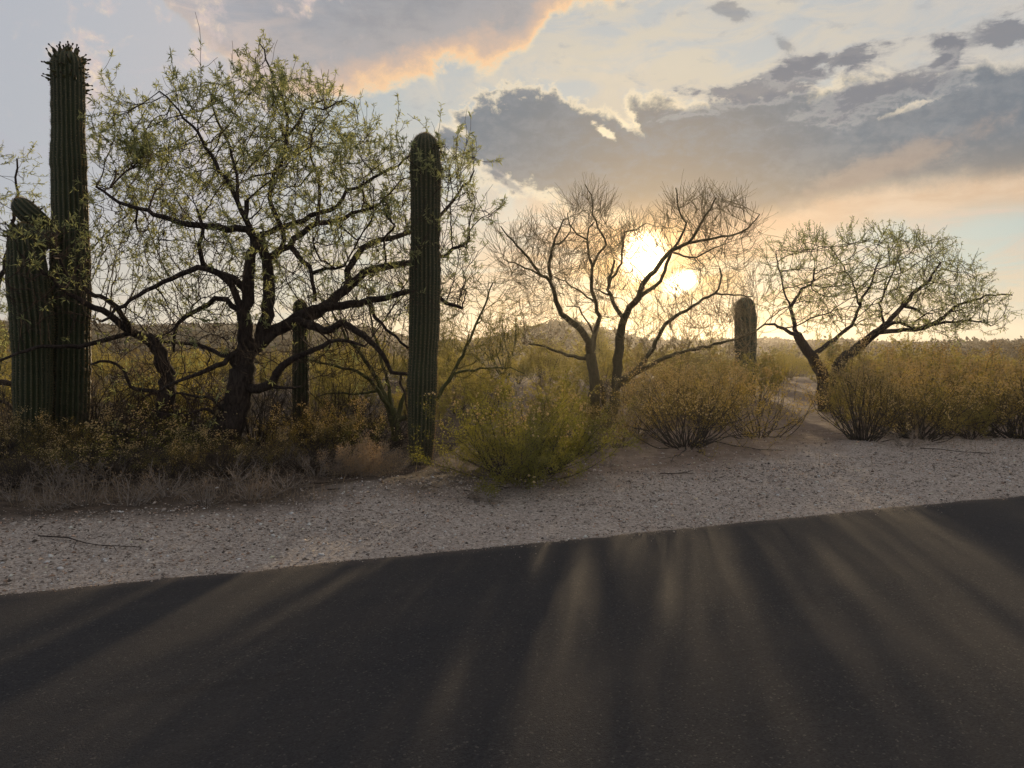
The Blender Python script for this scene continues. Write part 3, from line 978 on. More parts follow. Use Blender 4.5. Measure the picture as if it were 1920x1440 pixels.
L([(477, 443), (455, 400), (445, 377), (432, 350), (412, 320), (400, 295), (370, 245), (332, 205), (300, 170)], 11, 2.5, -0.4)
L([(447, 377), (442, 302), (430, 270), (415, 240), (400, 210), (392, 160)], 7, 2.2, 0.5)
L([(595, 418), (595, 390), (602, 352), (590, 315), (575, 282), (590, 240), (620, 215)], 7, 2.2, 0.6)
L([(490, 655), (520, 618), (545, 603), (590, 590), (625, 563), (650, 537), (670, 520), (693, 507), (723, 498), (768, 495), (830, 480), (880, 450)], 32, 5, 0.9)
L([(650, 537), (655, 517), (653, 502), (667, 482), (685, 461), (708, 449), (739, 446), (768, 440), (820, 410), (860, 360), (890, 320)], 14, 3, 0.8)
L([(545, 603), (567, 587), (609, 579), (662, 569), (690, 565), (710, 562), (739, 557), (768, 542), (830, 560), (870, 580)], 20, 5, 0.5)
L([(545, 605), (582, 610), (617, 622), (644, 606), (673, 622), (698, 641), (717, 664), (734, 693), (752, 704), (767, 704)], 18, 6, -0.4)
L([(752, 704), (761, 747), (765, 790)], 5, 2.5, 0.0)
L([(690, 566), (707, 604), (748, 637), (767, 654)], 8, 4, -0.3)
L([(462, 727), (503, 727), (512, 708), (537, 680), (570, 663), (620, 642), (644, 639), (686, 645)], 20, 4, -0.5)
L([(503, 729), (540, 727), (566, 722)], 8, 3, -0.2)
L([(467, 545), (440, 525), (420, 515), (387, 502), (375, 493), (375, 460), (382, 432), (372, 390)], 14, 5, -0.5)
L([(458, 600), (440, 547), (420, 518), (377, 502), (360, 505), (310, 528), (260, 553), (227, 577), (190, 602)], 15, 5, -0.7)
L([(455, 592), (427, 562), (407, 560), (393, 568), (360, 588), (343, 602), (330, 617), (325, 660)], 13, 5, 0.2)
L([(452, 655), (430, 668), (413, 685), (370, 700), (320, 722), (296, 735)], 12, 5, -0.6)
L([(430, 790), (400, 745), (362, 740), (323, 738)], 10, 3, -0.4)
L([(425, 800), (392, 763), (370, 773), (320, 777), (280, 770)], 8, 3, -0.6)
L([(440, 680), (413, 667), (370, 647), (320, 642), (285, 640)], 9, 4, 0.4)
L([(278, 636), (244, 622), (211, 591), (169, 575), (120, 545), (75, 500), (40, 480)], 17, 4, -1.0)
L([(249, 622), (222, 580), (200, 562), (169, 549), (130, 520), (110, 470)], 11, 4, -0.9)
L([(244, 624), (189, 638), (144, 651), (78, 649), (22, 667), (-30, 690)], 10, 4, -1.2)
L([(289, 640), (325, 618), (345, 600), (375, 560)], 8, 3, 0.3)
L([(311, 735), (249, 729), (231, 696), (209, 676), (169, 682)], 9, 4, -0.4)
T.ground_base()
crownA = [(180, 265), (205, 200), (255, 185), (290, 215), (320, 170), (370, 195), (390, 170), (430, 205), (455, 165), (480, 115), (500, 110), (520, 165), (560, 145), (580, 175), (620, 160), (645, 200), (610, 235), (640, 265), (690, 245), (705, 280), (745, 275), (765, 290), (830, 300), (895, 290), (905, 320), (860, 350), (925, 385), (915, 430), (880, 470), (800, 500), (700, 480), (560, 400), (470, 380), (380, 420), (250, 460), (180, 480), (170, 330)]
crownB = [(170, 400), (380, 420), (560, 400), (760, 470), (900, 480), (880, 580), (760, 600), (640, 640), (560, 590), (470, 560), (380, 600), (260, 640), (170, 620)]
crownC = [(5, 440), (60, 430), (165, 440), (175, 610), (90, 640), (15, 625)]
crownD = [(170, 600), (420, 600), (560, 600), (740, 620), (740, 720), (560, 720), (470, 700), (430, 810), (330, 800), (200, 780)]
A = np.concatenate([T.attract(crownA, 1800, 9.0, 12.6), T.attract(crownB, 1900, 9.1, 12.6), T.attract(crownC, 230, 9.0, 10.0), T.attract(crownD, 800, 9.3, 12.0)])
T.grow(A, step=0.10, kill=0.15, infl=1.8, iters=80, up=0.16, jit=0.17, minr=0.9)
T.radii(tip=0.0042, ex=2.05)
ch = T.terminals(); g = np.nonzero((T.tag == -1) & (ch == 0))[0]
# long wispy shoots stand out of the top of the crown
hi = g[(T.P[g][:, 2] > 3.4) & (rr.random(len(g)) < 0.22)]
ids0 = side_shoots(T, hi, 1, 7, 0.085, 0.0040, 0.42, 0.22, rr)
thin = np.nonzero((T.tag == -1) & (T.R < 0.0075))[0]
ids1 = side_shoots(T, g, 2, 4, 0.085, 0.0034, 0.40, 0.34, rr)
ids2 = side_shoots(T, thin[rr.random(len(thin)) < 0.42], 1, 4, 0.085, 0.0032, 0.40, 0.5, rr)
T.build('mesquite_tree', 'big dark gnarled mesquite with feathery green leaves between the two groups of saguaros', (M['mesq_bark'], M['mesq_twig']))
m1, m2 = len(ids1) // 4, len(ids2) // 4
m0 = len(ids0) // 7
z1 = np.concatenate([ids0[5 * m0:], ids1[m1:], ids1[3 * m1:], ids2[2 * m2:], ids2[3 * m2:], ids0, ids0])
keepz = z1
# leaves thin out low inside the crown
zz = T.P[keepz][:, 2]
clump = 0.5 + 0.5 * np.sin(T.P[keepz] @ np.array([5.1, 3.3, 4.7]) + 2 * np.sin(T.P[keepz] @ np.array([-3.1, 4.9, 5.3])))
keepz = keepz[rr.random(len(keepz)) < np.clip(0.10 + (zz - 2.0) * 0.26, 0.08, 0.66) * (0.2 + 1.0 * clump)]
V, F_ = leaf_clusters(T, keepz, 10, 0.072, 0.0135, rr, 0.06)
link('foliage', build_mesh('foliage', V, F_, M['mesq_leaf']), T.root, kind='stuff')
print('mesquite nodes', len(T.P), 'leaves', len(V) // 4, round(time.time() - T0, 1))


def broom(tr, rr, per, segs, sl, rad, up, spread):
    ch = tr.terminals(); g = np.nonzero((tr.tag == -1) & (ch == 0))[0]
    a_ = side_shoots(tr, g, per, segs, sl, rad, up, spread, rr)
    thin = np.nonzero((tr.tag == -1) & (tr.R < 0.012) & (tr.R > rad))[0]
    b_ = side_shoots(tr, thin[rr.random(len(thin)) < 0.5], 1, segs, sl * 0.9, rad, up, spread * 1.3, rr)
    return np.concatenate([a_, b_])


# ---- bare palo verde in front of the sun
rr = np.random.default_rng(202)
T = Tree(15.0, 202); L = T.limb
T.limb([(1114, 800), (1114, 740), (1114, 704), (1108, 665)], 23, 20, 0.0, name='trunk', step=0.14)
T.limb([(1146, 806), (1150, 767), (1154, 722), (1159, 677), (1162, 632), (1168, 596)], 21, 15, -0.2, name='trunk', step=0.14)
T.limb([(1132, 800), (1134, 767), (1132, 740), (1128, 715)], 10, 8, 0.2, name='trunk', step=0.14)
L([(1108, 668), (1099, 632), (1083, 614), (1056, 591), (1047, 578), (1042, 553), (1032, 530), (1027, 503), (1030, 483), (1035, 467), (1043, 445), (1055, 412)], 14, 2.5, -0.5)
L([(1032, 530), (1013, 513), (1000, 500), (987, 475), (960, 450), (937, 425)], 7, 2, -0.5)
L([(1010, 512), (985, 503), (970, 495), (945, 485)], 4, 2, 0.3)
L([(1035, 463), (1055, 455), (1063, 440), (1070, 425)], 4, 2, 0.3)
L([(1110, 665), (1117, 621), (1126, 596), (1118, 570), (1107, 533), (1111, 513), (1110, 497), (1103, 470), (1102, 442), (1103, 430), (1115, 417)], 11, 2.5, 0.5)
L([(1110, 497), (1120, 480), (1137, 458), (1133, 448), (1117, 415), (1109, 399), (1109, 371), (1098, 345)], 6, 2, 0.3)
L([(1118, 570), (1085, 545), (1062, 528), (1040, 520)], 4, 2, 0.6)
L([(1102, 445), (1085, 440), (1070, 425), (1062, 400)], 4, 2, 0.2)
L([(1168, 596), (1157, 580), (1146, 560), (1141, 545), (1141, 524), (1153, 489)], 9, 4, 0.4)
L([(1145, 536), (1167, 491), (1167, 464), (1171, 435), (1188, 431), (1213, 417)], 5, 2, 0.3)
L([(1146, 560), (1130, 548), (1112, 540)], 4, 2, 0.4)
L([(1168, 596), (1182, 578), (1199, 558), (1204, 530), (1229, 507), (1244, 485), (1258, 472), (1295, 452), (1314, 421), (1334, 392), (1342, 370)], 13, 2.5, -0.4)
L([(1199, 560), (1222, 540), (1237, 530), (1246, 514), (1248, 495), (1254, 479), (1272, 454), (1287, 421), (1272, 394), (1268, 350)], 8, 2, 0.2)
L([(1295, 452), (1340, 446), (1375, 440), (1400, 432), (1425, 402)], 6, 2, 0.4)
L([(1258, 472), (1290, 480), (1306, 482), (1335, 466), (1360, 455)], 4, 2, -0.5)
L([(1161, 719), (1182, 708), (1200, 686), (1228, 647), (1244, 609), (1266, 594), (1309, 567), (1340, 551), (1351, 534), (1351, 505)], 11, 3, -0.8)
L([(1340, 551), (1380, 553), (1412, 555)], 4, 2, -0.3)
L([(1164, 728), (1211, 689), (1269, 662), (1330, 648), (1367, 638), (1420, 622)], 10, 3, -0.4)
L([(1101, 675), (1056, 663), (1020, 648), (985, 640)], 8, 2.5, 0.4)
L([(1117, 625), (1098, 600), (1085, 575), (1062, 575)], 4, 2, -0.3)
T.ground_base()
cA = [(930, 450), (955, 435), (985, 430), (1030, 440), (1055, 405), (1080, 378), (1110, 370), (1140, 400), (1150, 440), (1175, 425), (1220, 425), (1240, 455), (1200, 490), (1150, 490), (1090, 520), (1040, 560), (960, 540), (920, 480)]
cB = [(1225, 465), (1245, 415), (1270, 378), (1325, 380), (1360, 365), (1390, 390), (1418, 415), (1415, 470), (1350, 500), (1260, 490)]
cC = [(1080, 560), (1130, 500), (1190, 500), (1240, 560), (1330, 500), (1420, 490), (1440, 560), (1420, 660), (1300, 690), (1200, 690)]
cD = [(960, 560), (1060, 540), (1110, 560), (1080, 640), (980, 660)]
A = np.concatenate([T.attract(cA, 1700, 13.6, 16.2), T.attract(cB, 900, 13.8, 16.0), T.attract(cC, 1150, 13.6, 16.0), T.attract(cD, 260, 13.8, 16.0)])
T.grow(A, step=0.12, kill=0.17, infl=1.8, iters=60, up=0.20, jit=0.14, minr=0.8)
T.radii(tip=0.0038, ex=2.2)
broom(T, rr, 5, 4, 0.13, 0.0029, 0.50, 0.26)
T.build('palo_verde_tree', 'bare many-trunked palo verde standing in front of the sun', (M['palo_bark'], M['palo_twig']))
print('palo verde nodes', len(T.P), round(time.time() - T0, 1))

# ---- green-stemmed palo verde behind the lone saguaro
rr = np.random.default_rng(303)
T = Tree(12.6, 303); L = T.limb
T.limb([(745, 835), (742, 800), (735, 770)], 20, 16, 0, name='trunk', step=0.12)
L([(742, 800), (726, 762), (712, 720), (690, 680), (672, 655), (655, 640), (640, 615), (620, 580)], 13, 3, 0.4)
L([(735, 775), (715, 740), (695, 710), (668, 695), (640, 690), (600, 680), (560, 670)], 9, 2.5, -0.3)
L([(737, 770), (728, 720), (712, 670), (700, 620), (690, 560)], 8, 2.5, 0.6)
L([(745, 790), (760, 740), (772, 690), (790, 640), (815, 590), (830, 540)], 9, 2.5, 0.5)
L([(746, 795), (785, 770), (820, 745), (850, 700), (880, 640), (905, 580), (925, 530)], 10, 2.5, 0.8)
L([(850, 702), (900, 690), (950, 690), (985, 700)], 5, 2, 0.6)
L([(700, 735), (660, 740), (630, 735), (590, 745)], 5, 2, -0.4)
T.ground_base()
A = np.concatenate([T.attract([(560, 600), (640, 540), (760, 510), (830, 510), (860, 640), (800, 760), (700, 700), (560, 740)], 560, 11.2, 14.2), T.attract([(830, 540), (900, 510), (950, 520), (985, 640), (960, 720), (850, 760)], 260, 11.6, 14.2)])
T.grow(A, step=0.12, kill=0.19, infl=1.8, iters=60, up=0.2, jit=0.2, minr=0.6)
T.radii(tip=0.0042, ex=2.4)
ids = broom(T, rr, 4, 3, 0.12, 0.0036, 0.5, 0.4)
M['palo_green'] = bark_mat('palo_verde_green_bark', (.055, .060, .022), (.110, .110, .042), 14, 0.3)
M['palo_green_twig'] = leaf_mat('palo_verde_green_twig', (.105, .100, .030), (.160, .145, .050), (.26, .22, .06), 0.25, 2.0)
T.build('palo_verde_tree', 'broom-like green palo verde spreading behind the single straight saguaro', (M['palo_green'], M['palo_green_twig']))
V, F_ = leaf_clusters(T, ids, 2, 0.05, 0.009, rr, 0.2, 0.5)
link('foliage', build_mesh('foliage', V, F_, M['creo_leaf']), T.root, kind='stuff')

# ---- low mesquite on the right
rr = np.random.default_rng(404)
T = Tree(18.0, 404); L = T.limb
T.limb([(1548, 768), (1543, 703), (1517, 662), (1493, 628)], 30, 16, 0, name='trunk', step=0.15)
T.limb([(1560, 768), (1572, 680), (1608, 652), (1642, 623)], 26, 15, 0.5, name='trunk', step=0.15)
L([(1493, 628), (1487, 603), (1483, 578), (1488, 565), (1503, 542), (1520, 535), (1530, 505)], 9, 3, 0.3)
L([(1485, 580), (1470, 545), (1462, 505), (1455, 470)], 4, 2, -0.4)
L([(1493, 630), (1467, 615), (1447, 607), (1430, 610), (1418, 620)], 8, 3, -0.5)
L([(1520, 664), (1560, 640), (1600, 608), (1608, 585), (1615, 562), (1628, 540), (1640, 515), (1650, 480)], 9, 2.5, 0.5)
L([(1612, 570), (1600, 530), (1580, 500), (1560, 465)], 4, 2, 0.3)
L([(1642, 623), (1667, 603), (1692, 575), (1712, 550), (1741, 526), (1765, 490)], 12, 3, -0.3)
L([(1692, 576), (1715, 578), (1735, 592)], 6, 3, 0.3)
L([(1642, 624), (1682, 602), (1709, 615), (1727, 618)], 8, 4, -0.5)
L([(1640, 626), (1727, 618), (1766, 599), (1793, 572), (1826, 563), (1855, 552), (1898, 553)], 9, 2.5, 0.6)
L([(1715, 619), (1770, 605), (1820, 600), (1860, 610)], 6, 2.5, -0.5)
L([(1660, 609), (1650, 570), (1670, 520), (1690, 475)], 5, 2, 0.8)
T.ground_base()
A = np.concatenate([T.attract([(1435, 480), (1450, 455), (1510, 440), (1560, 455), (1600, 440), (1660, 440), (1700, 455), (1760, 450), (1800, 480), (1840, 520), (1870, 570), (1850, 615), (1740, 620), (1560, 610), (1440, 600)], 1700, 15.6, 20.0), T.attract([(1700, 600), (1840, 540), (1905, 560), (1880, 620), (1740, 630)], 120, 16.5, 19.5)])
T.grow(A, step=0.15, kill=0.21, infl=2.2, iters=60, up=0.12, jit=0.22, minr=1.0)
T.radii(tip=0.0052, ex=2.2)
ch = T.terminals(); g = np.nonzero((T.tag == -1) & (ch == 0))[0]
ids = side_shoots(T, g, 3, 4, 0.10, 0.0040, 0.35, 0.4, rr)
T.build('mesquite_tree', 'low wide mesquite on the right with leaning trunks and sparse leaves', (M['mesq_bark'], M['mesq_twig']))
V, F_ = leaf_clusters(T, np.concatenate([ids, g]), 4, 0.075, 0.017, rr, 0.1, 0.75)
link('foliage', build_mesh('foliage', V, F_, M['mesq_leaf']), T.root, kind='stuff')

# ---- mesquite cut by the left edge
rr = np.random.default_rng(505)
T = Tree(11.6, 505); L = T.limb
T.limb([(-70, 870), (-60, 800), (-40, 740), (-30, 690)], 40, 26, 0, name='trunk', step=0.12)
L([(-35, 700), (-20, 600), (0, 520), (20, 440), (35, 360), (30, 300)], 14, 3, -0.2)
L([(-40, 740), (-5, 715), (30, 722), (70, 715)], 16, 6, 0.4)
L([(-55, 790), (-5, 752), (35, 772)], 12, 5, 0.2)
L([(-62, 850), (-10, 815), (40, 800), (75, 805)], 12, 4, 0.6)
L([(-35, 690), (-90, 560), (-150, 470)], 14, 3, 0.5)
L([(-20, 600), (-60, 480), (-50, 380)], 8, 3, 0.3)
T.ground_base()
A = np.concatenate([T.attract([(-280, 420), (-120, 300), (0, 290), (60, 285), (80, 340), (60, 420), (15, 520), (10, 640), (-100, 680), (-260, 640)], 600, 10.6, 13.2)])
T.grow(A, step=0.12, kill=0.18, infl=2.0, iters=60, up=0.1, jit=0.24, minr=0.9)
T.radii(tip=0.0036, ex=2.5)
ch = T.terminals(); g = np.nonzero((T.tag == -1) & (ch == 0))[0]
ids = side_shoots(T, g, 2, 3, 0.09, 0.0028, 0.25, 0.5, rr)
T.build('mesquite_tree', 'leafy mesquite cut off by the left picture edge behind the shorter stout saguaro', (M['mesq_bark'], M['mesq_twig']))
V, F_ = leaf_clusters(T, np.concatenate([ids, g]), 6, 0.072, 0.013, rr, 0.1)
link('foliage', build_mesh('foliage', V, F_, M['mesq_leaf']), T.root, kind='stuff')
print('trees', round(time.time() - T0, 1))


# ------------------------------------------------------------------ shrubs
def shrub_skel(r, h, spread, nst, side, lean=0.0, r0=0.007, wig=0.10, base_r=0.14, seg=0.11, twig=0.30, w=None, leaf_t=0.5, rise=0.05):
    w = w or h * 0.9
    """stems fanning out of one base; returns Skel arrays and ids of the leafy ends"""
    sk = Skel(); leafy = []
    root = sk.add((0, 0, -0.04), -1, r0 * 1.2)
    for k in range(nst):
        a_ = r.uniform(0, 2 * math.pi); tilt = spread * math.sqrt(r.uniform(0.02, 1))
        d = np.array([math.cos(a_) * math.sin(tilt) + lean * 0.3, math.sin(a_) * math.sin(tilt), math.cos(tilt)])
        b = np.array([math.cos(a_), math.sin(a_), 0]) * base_r * r.uniform(0.1, 1) * min(1, tilt / spread + .2)
        Ls = r.uniform(0.68, 1.06) / math.hypot(math.cos(tilt) / h, math.sin(tilt) / w); n = max(4, int(Ls / seg))
        par = sk.add(b + np.array([0, 0, -0.03]), -1, r0)
        p = b + np.array([0, 0, -0.03])
        for i in range(n):
            t = i / n
            d = unit(d + wig * r.normal(size=3) + np.array([0, 0, rise]))
            p = p + d * seg
            par = sk.add(p, par, r0 * (1 - 0.75 * t) * r.uniform(0.85, 1.1))
            if t > leaf_t: leafy.append(par)
            if t > leaf_t - 0.25 and r.random() < side:
                d2 = unit(d + 0.75 * r.normal(size=3) + np.array([0, 0, 0.15])); q = p; pr = par
                for j in range(r.integers(2, 5)):
                    d2 = unit(d2 + 0.2 * r.normal(size=3) + np.array([0, 0, 0.08]))
                    q = q + d2 * seg * 0.72
                    pr = sk.add(q, pr, max(0.0016, r0 * (1 - 0.7 * t) * 0.5 * (1 - j * 0.18)))
                    leafy.append(pr)
                    if r.random() < twig:
                        d3 = unit(d2 + 0.8 * r.normal(size=3)); qq = sk.add(q + d3 * seg * 0.6, pr, 0.0014); leafy.append(qq)
    Pn, par, R, _ = sk.arrays()
    return Pn, par, R, np.array(leafy)


def shrub_leaves(r, Pn, par, ids, per, L, W, scatter=0.02, dirn=0.7):
    b = np.repeat(ids, per)
    p0 = Pn[b]; pp = Pn[np.maximum(par[b], 0)]
    base = p0 + (pp - p0) * r.uniform(0, 1, (len(b), 1)) + r.normal(0, scatter, (len(b), 3))
    d = unit(unit(p0 - pp) * 0.5 + dirn * r.normal(size=p0.shape) + np.array([0, 0, 0.2]))
    return blades(base, d, L * r.uniform(0.6, 1.4, len(b)), W * r.uniform(0.7, 1.3, len(b)), 0.0, r)


def shrub_meshes(seed, h, spread, nst, side, leaf, per, L, W, fluff=0, wood='shrub_wood', fl_r=0.0105, ztop=0.0, **kw):
    r = np.random.default_rng(seed)
    Pn, par, R, ids = shrub_skel(r, h, spread, nst, side, **kw)
    K = 4
    V, F_ = tubes(Pn, par, R, np.ones(len(Pn), bool), 3)
    out = [('branches', build_mesh('branches', V, F_, M[wood], True))]
    if per:
        k = ids[Pn[ids][:, 2] > ztop * h]
        V, F_ = shrub_leaves(r, Pn, par, k, per, L, W)
        out.append(('foliage', build_mesh('foliage', V, F_, M[leaf])))
    if fluff:
        w = np.clip((Pn[ids][:, 2] / h - 0.25), 0.03, 1) ** 1.5
        hot = r.choice(ids, max(8, fluff // 9), p=w / w.sum())
        c = r.choice(hot, fluff)
        V, F_ = octas(Pn[c] + r.normal(0, 0.040, (fluff, 3)), fl_r * r.uniform(0.6, 1.3, fluff), r)
        out.append(('seed_fluff', build_mesh('seed_fluff', V, F_, M['fluff'])))
    return out


def place_shrub(name, meshes, loc, label, cat, group=None, rz=0.0, sc=(1, 1, 1)):
    root = thing(name, loc, label, cat, group); root.rotation_euler = (0, 0, rz); root.scale = sc
    for nm, me in meshes: link(nm, me, root, kind='stuff')
    return root


G_CREO = 'creosote bushes along the gravel verge'
mA_ = shrub_meshes(1, 1.06, 1.42, 96, 0.85, 'creo_leaf', 15, 0.021, 0.010, 420, r0=0.0062, wig=0.12, w=1.08, leaf_t=0.40, rise=0.05, base_r=0.24)
mB_ = shrub_meshes(2, 1.50, 1.35, 68, 0.75, 'creo_dry', 6, 0.021, 0.010, 1700, r0=0.0095, wig=0.16, w=1.35, leaf_t=0.55, base_r=0.28)
mC_ = shrub_meshes(3, 1.45, 1.10, 54, 0.75, 'creo_dry', 6, 0.021, 0.010, 1900, r0=0.0105, wig=0.15, w=1.15, leaf_t=0.60, base_r=0.25)
mD_ = shrub_meshes(4, 1.00, 1.25, 30, 0.65, 'creo_leaf', 6, 0.022, 0.010, 500, r0=0.007, wig=0.18, w=1.05, leaf_t=0.40, base_r=0.22)
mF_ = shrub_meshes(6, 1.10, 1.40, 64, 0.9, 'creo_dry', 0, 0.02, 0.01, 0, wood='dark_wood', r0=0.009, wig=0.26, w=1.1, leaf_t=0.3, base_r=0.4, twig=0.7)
mE_ = shrub_meshes(5, 1.15, 1.35, 42, 0.65, 'creo_dry', 6, 0.020, 0.010, 500, r0=0.007, wig=0.22, w=1.3, leaf_t=0.45, base_r=0.3)
for (ms, px, Y, rz, sc, lab) in (
        (mA_, 970, 8.3, 0.4, (1.10, 1.0, 1.02), 'dense yellow-green creosote bush nearest the asphalt, right of the lone saguaro'),
        (mB_, 1290, 10.8, 1.2, (1.06, 1.0, 1.0), 'wide open creosote bush with white seed fluff below the sun'),
        (mE_, 1425, 12.6, 2.9, (1.05, 1.0, 1.32), 'pale twiggy creosote bush in front of the blocky hazy saguaro'),
        (mC_, 1622, 11.3, 2.2, (0.80, 0.85, 1.02), 'upright bare-stemmed creosote bush with fluffy top on the right verge'),
        (mB_, 1725, 12.0, 3.9, (0.95, 1.0, 0.95), 'golden fluffy creosote bush just right of the upright bare-stemmed one'),
        (mE_, 1830, 12.9, 0.5, (1.2, 1.2, 1.15), 'twiggy creosote bush between the golden one and the right picture edge'),
        (mC_, 1915, 12.6, 5.0, (1.15, 1.2, 1.0), 'dark creosote bush at the right picture edge'),
        (mD_, 250, 9.6, 0.9, (1.1, 1.0, 0.80), 'sparse creosote bush in front of the second trunk of the big mesquite'),
        (mE_, 130, 9.8, 3.0, (0.6, 0.6, 0.58), 'small creosote bush at the foot of the two left saguaros'),
        (mB_, -10, 9.9, 4.0, (0.6, 0.6, 0.5), 'brownish creosote bush cut off by the left picture edge'),
        (mD_, 385, 9.7, 4.2, (0.75, 0.65, 0.5), 'low creosote bush beneath the leaning mesquite trunk'),
        (mE_, 60, 8.9, 1.1, (0.5, 0.5, 0.42), 'dark twiggy bush in the shade before the two left saguaros'),
        (mD_, 200, 9.0, 4.1, (0.7, 0.7, 0.52), 'dark low bush below the gap between tallest saguaro and mesquite'),
        (mE_, 320, 8.9, 5.2, (0.5, 0.5, 0.45), 'dark twiggy bush before the leaning trunk of the big mesquite'),
        (mE_, 470, 9.3, 0.2, (0.55, 0.55, 0.42), 'twiggy bush right of the foot of the leaning mesquite trunk'),
        (mE_, 580, 10.6, 3.3, (0.7, 0.7, 0.70), 'grey twiggy bush at the foot of the thin young saguaro'),
        (mD_, 665, 10.9, 5.0, (0.7, 0.7, 0.75), 'dim bush left of the lone saguaro base'),
        (mE_, 640, 11.4, 2.3, (0.7, 0.7, 0.7), 'dim twiggy bush between the thin young saguaro and the lone saguaro'),
        (mE_, 1195, 12.6, 0.2, (0.95, 0.9, 0.9), 'open creosote bush at the foot of the bare palo verde'),
        (mE_, 1160, 11.2, 1.9, (0.6, 0.6, 0.66), 'small twiggy bush in the gap right of the dense green bush'),
        (mD_, 1075, 10.6, 3.4, (0.8, 0.8, 0.75), 'green-tinged bush close behind the right flank of the dense green one'),
        (mD_, 1050, 12.4, 1.0, (1.0, 1.0, 0.8), 'creosote bush behind the dense yellow-green one')):
    place_shrub('creosote_bush', ms, ground_at(px, None, Y), lab, 'bush', G_CREO, rz, sc)
for (ms, px, Y, rz, sc, lab) in (
        (mC_, 1680, 15.2, 1.0, (1.2, 1.2, 1.05), 'golden creosote bush in the second row under the leaning right mesquite'),
        (mC_, 1775, 16.0, 2.0, (1.3, 1.2, 1.1), 'golden creosote bush in the second row, showing above the twiggy one on the right'),
        (mC_, 1860, 15.4, 3.0, (1.3, 1.2, 1.05), 'second-row creosote bush just left of the dark edge bush'),
        (mC_, 1940, 16.5, 4.0, (1.4, 1.2, 1.1), 'second-row creosote bush cut by the right picture edge'),
        (mB_, 1330, 15.0, 5.0, (1.1, 1.1, 0.9), 'creosote bush behind the wide open one, left of the blocky saguaro'),
        (mB_, 1250, 16.5, 2.5, (1.1, 1.1, 0.9), 'creosote bush right of the bare palo verde trunks, directly below the sun')):
    place_shrub('creosote_bush', ms, ground_at(px, None, Y), lab, 'bush', 'creosote bushes in the second row', rz, sc)
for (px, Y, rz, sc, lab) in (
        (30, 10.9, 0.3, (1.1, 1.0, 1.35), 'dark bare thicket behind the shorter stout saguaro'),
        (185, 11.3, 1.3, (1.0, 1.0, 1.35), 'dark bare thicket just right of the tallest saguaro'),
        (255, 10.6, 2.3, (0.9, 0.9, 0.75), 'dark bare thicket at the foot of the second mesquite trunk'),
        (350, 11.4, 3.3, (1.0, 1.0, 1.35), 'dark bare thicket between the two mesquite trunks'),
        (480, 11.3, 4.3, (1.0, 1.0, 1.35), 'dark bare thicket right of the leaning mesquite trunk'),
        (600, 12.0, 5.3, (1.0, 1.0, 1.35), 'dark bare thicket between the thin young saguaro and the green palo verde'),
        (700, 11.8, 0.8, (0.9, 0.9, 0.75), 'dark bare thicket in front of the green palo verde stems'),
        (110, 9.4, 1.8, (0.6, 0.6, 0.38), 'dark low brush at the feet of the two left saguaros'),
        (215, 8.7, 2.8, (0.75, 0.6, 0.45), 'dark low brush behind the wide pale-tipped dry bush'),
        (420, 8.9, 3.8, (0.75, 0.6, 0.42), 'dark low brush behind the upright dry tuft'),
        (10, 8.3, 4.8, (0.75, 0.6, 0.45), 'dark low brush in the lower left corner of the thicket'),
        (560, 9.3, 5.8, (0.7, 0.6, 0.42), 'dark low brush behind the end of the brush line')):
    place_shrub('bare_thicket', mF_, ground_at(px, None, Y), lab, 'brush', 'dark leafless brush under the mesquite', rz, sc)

# dry bunches along the verge
G_DRY = 'dry leafless bushes at the edge of the gravel'
dry = [shrub_meshes(20 + k, 0.46, 1.3, 20, 0.62, 'straw', 2, 0.028, 0.0070, 0, wood='grey_twig', r0=0.0066, wig=0.18, base_r=0.16, seg=0.06, w=0.40, leaf_t=0.35) for k in range(3)]
gold = shrub_meshes(31, 0.56, 1.3, 56, 0.8, 'straw_gold', 8, 0.022, 0.008, 0, wood='grey_twig', r0=0.003, wig=0.18, base_r=0.22, seg=0.06, w=0.52, leaf_t=0.3)
dry_spots = [(20, 7.6, 0.8, 'dry grey bush at the lower left corner of the brush'),
             (85, 7.15, 0.85, 'round dry bush closest to the asphalt on the far left'),
             (150, 7.35, 0.9, 'spindly dry bush between the round one and the wide one on the left'),
             (232, 7.3, 0.95, 'wide dry bush with pale tips on the left verge'),
             (305, 7.75, 0.9, 'dry bush set back in the shade left of the upright tuft'),
             (378, 7.4, 0.8, 'upright dry tuft directly below the mesquite trunk'),
             (465, 7.65, 0.95, 'dry bush below the trunk fork, right of the upright tuft'),
             (530, 8.1, 0.9, 'dry bush at the end of the brush line before the sandy mound'),
             (590, 9.0, 1.05, 'greyish dry bush behind the sandy mound'),
             (660, 9.1, 1.05, 'dry bush behind the mound, left of the golden one'),
             (440, 8.6, 1.1, 'dry bush in the shade under the big mesquite'),
             (100, 8.3, 1.1, 'dry brush in the shade in front of the left saguaros'),
             (180, 8.6, 1.2, 'large dry bush in the shade right of the two left saguaros'),
             (520, 9.4, 1.1, 'dry bush right of the leaning mesquite trunk'),
             (640, 9.2, 1.0, 'grey dry bush left of the golden one'),
             (1120, 10.6, 1.0, 'dry bush between the dense green bush and the bare palo verde')]
for k, (px, Y, s_, lab) in enumerate(dry_spots):
    place_shrub('dry_bush', dry[k % 3], ground_at(px, None, Y), lab, 'bush', G_DRY, k * 1.7, (s_ * 0.86, s_ * 0.86, s_ * (1.0 if Y < 8 else 0.7)))
place_shrub('dry_bush', gold, ground_at(692, None, 9.0), 'golden sunlit dry bush at the foot of the lone saguaro', 'bush', G_DRY, 0.3, (0.85, 0.85, 0.95))
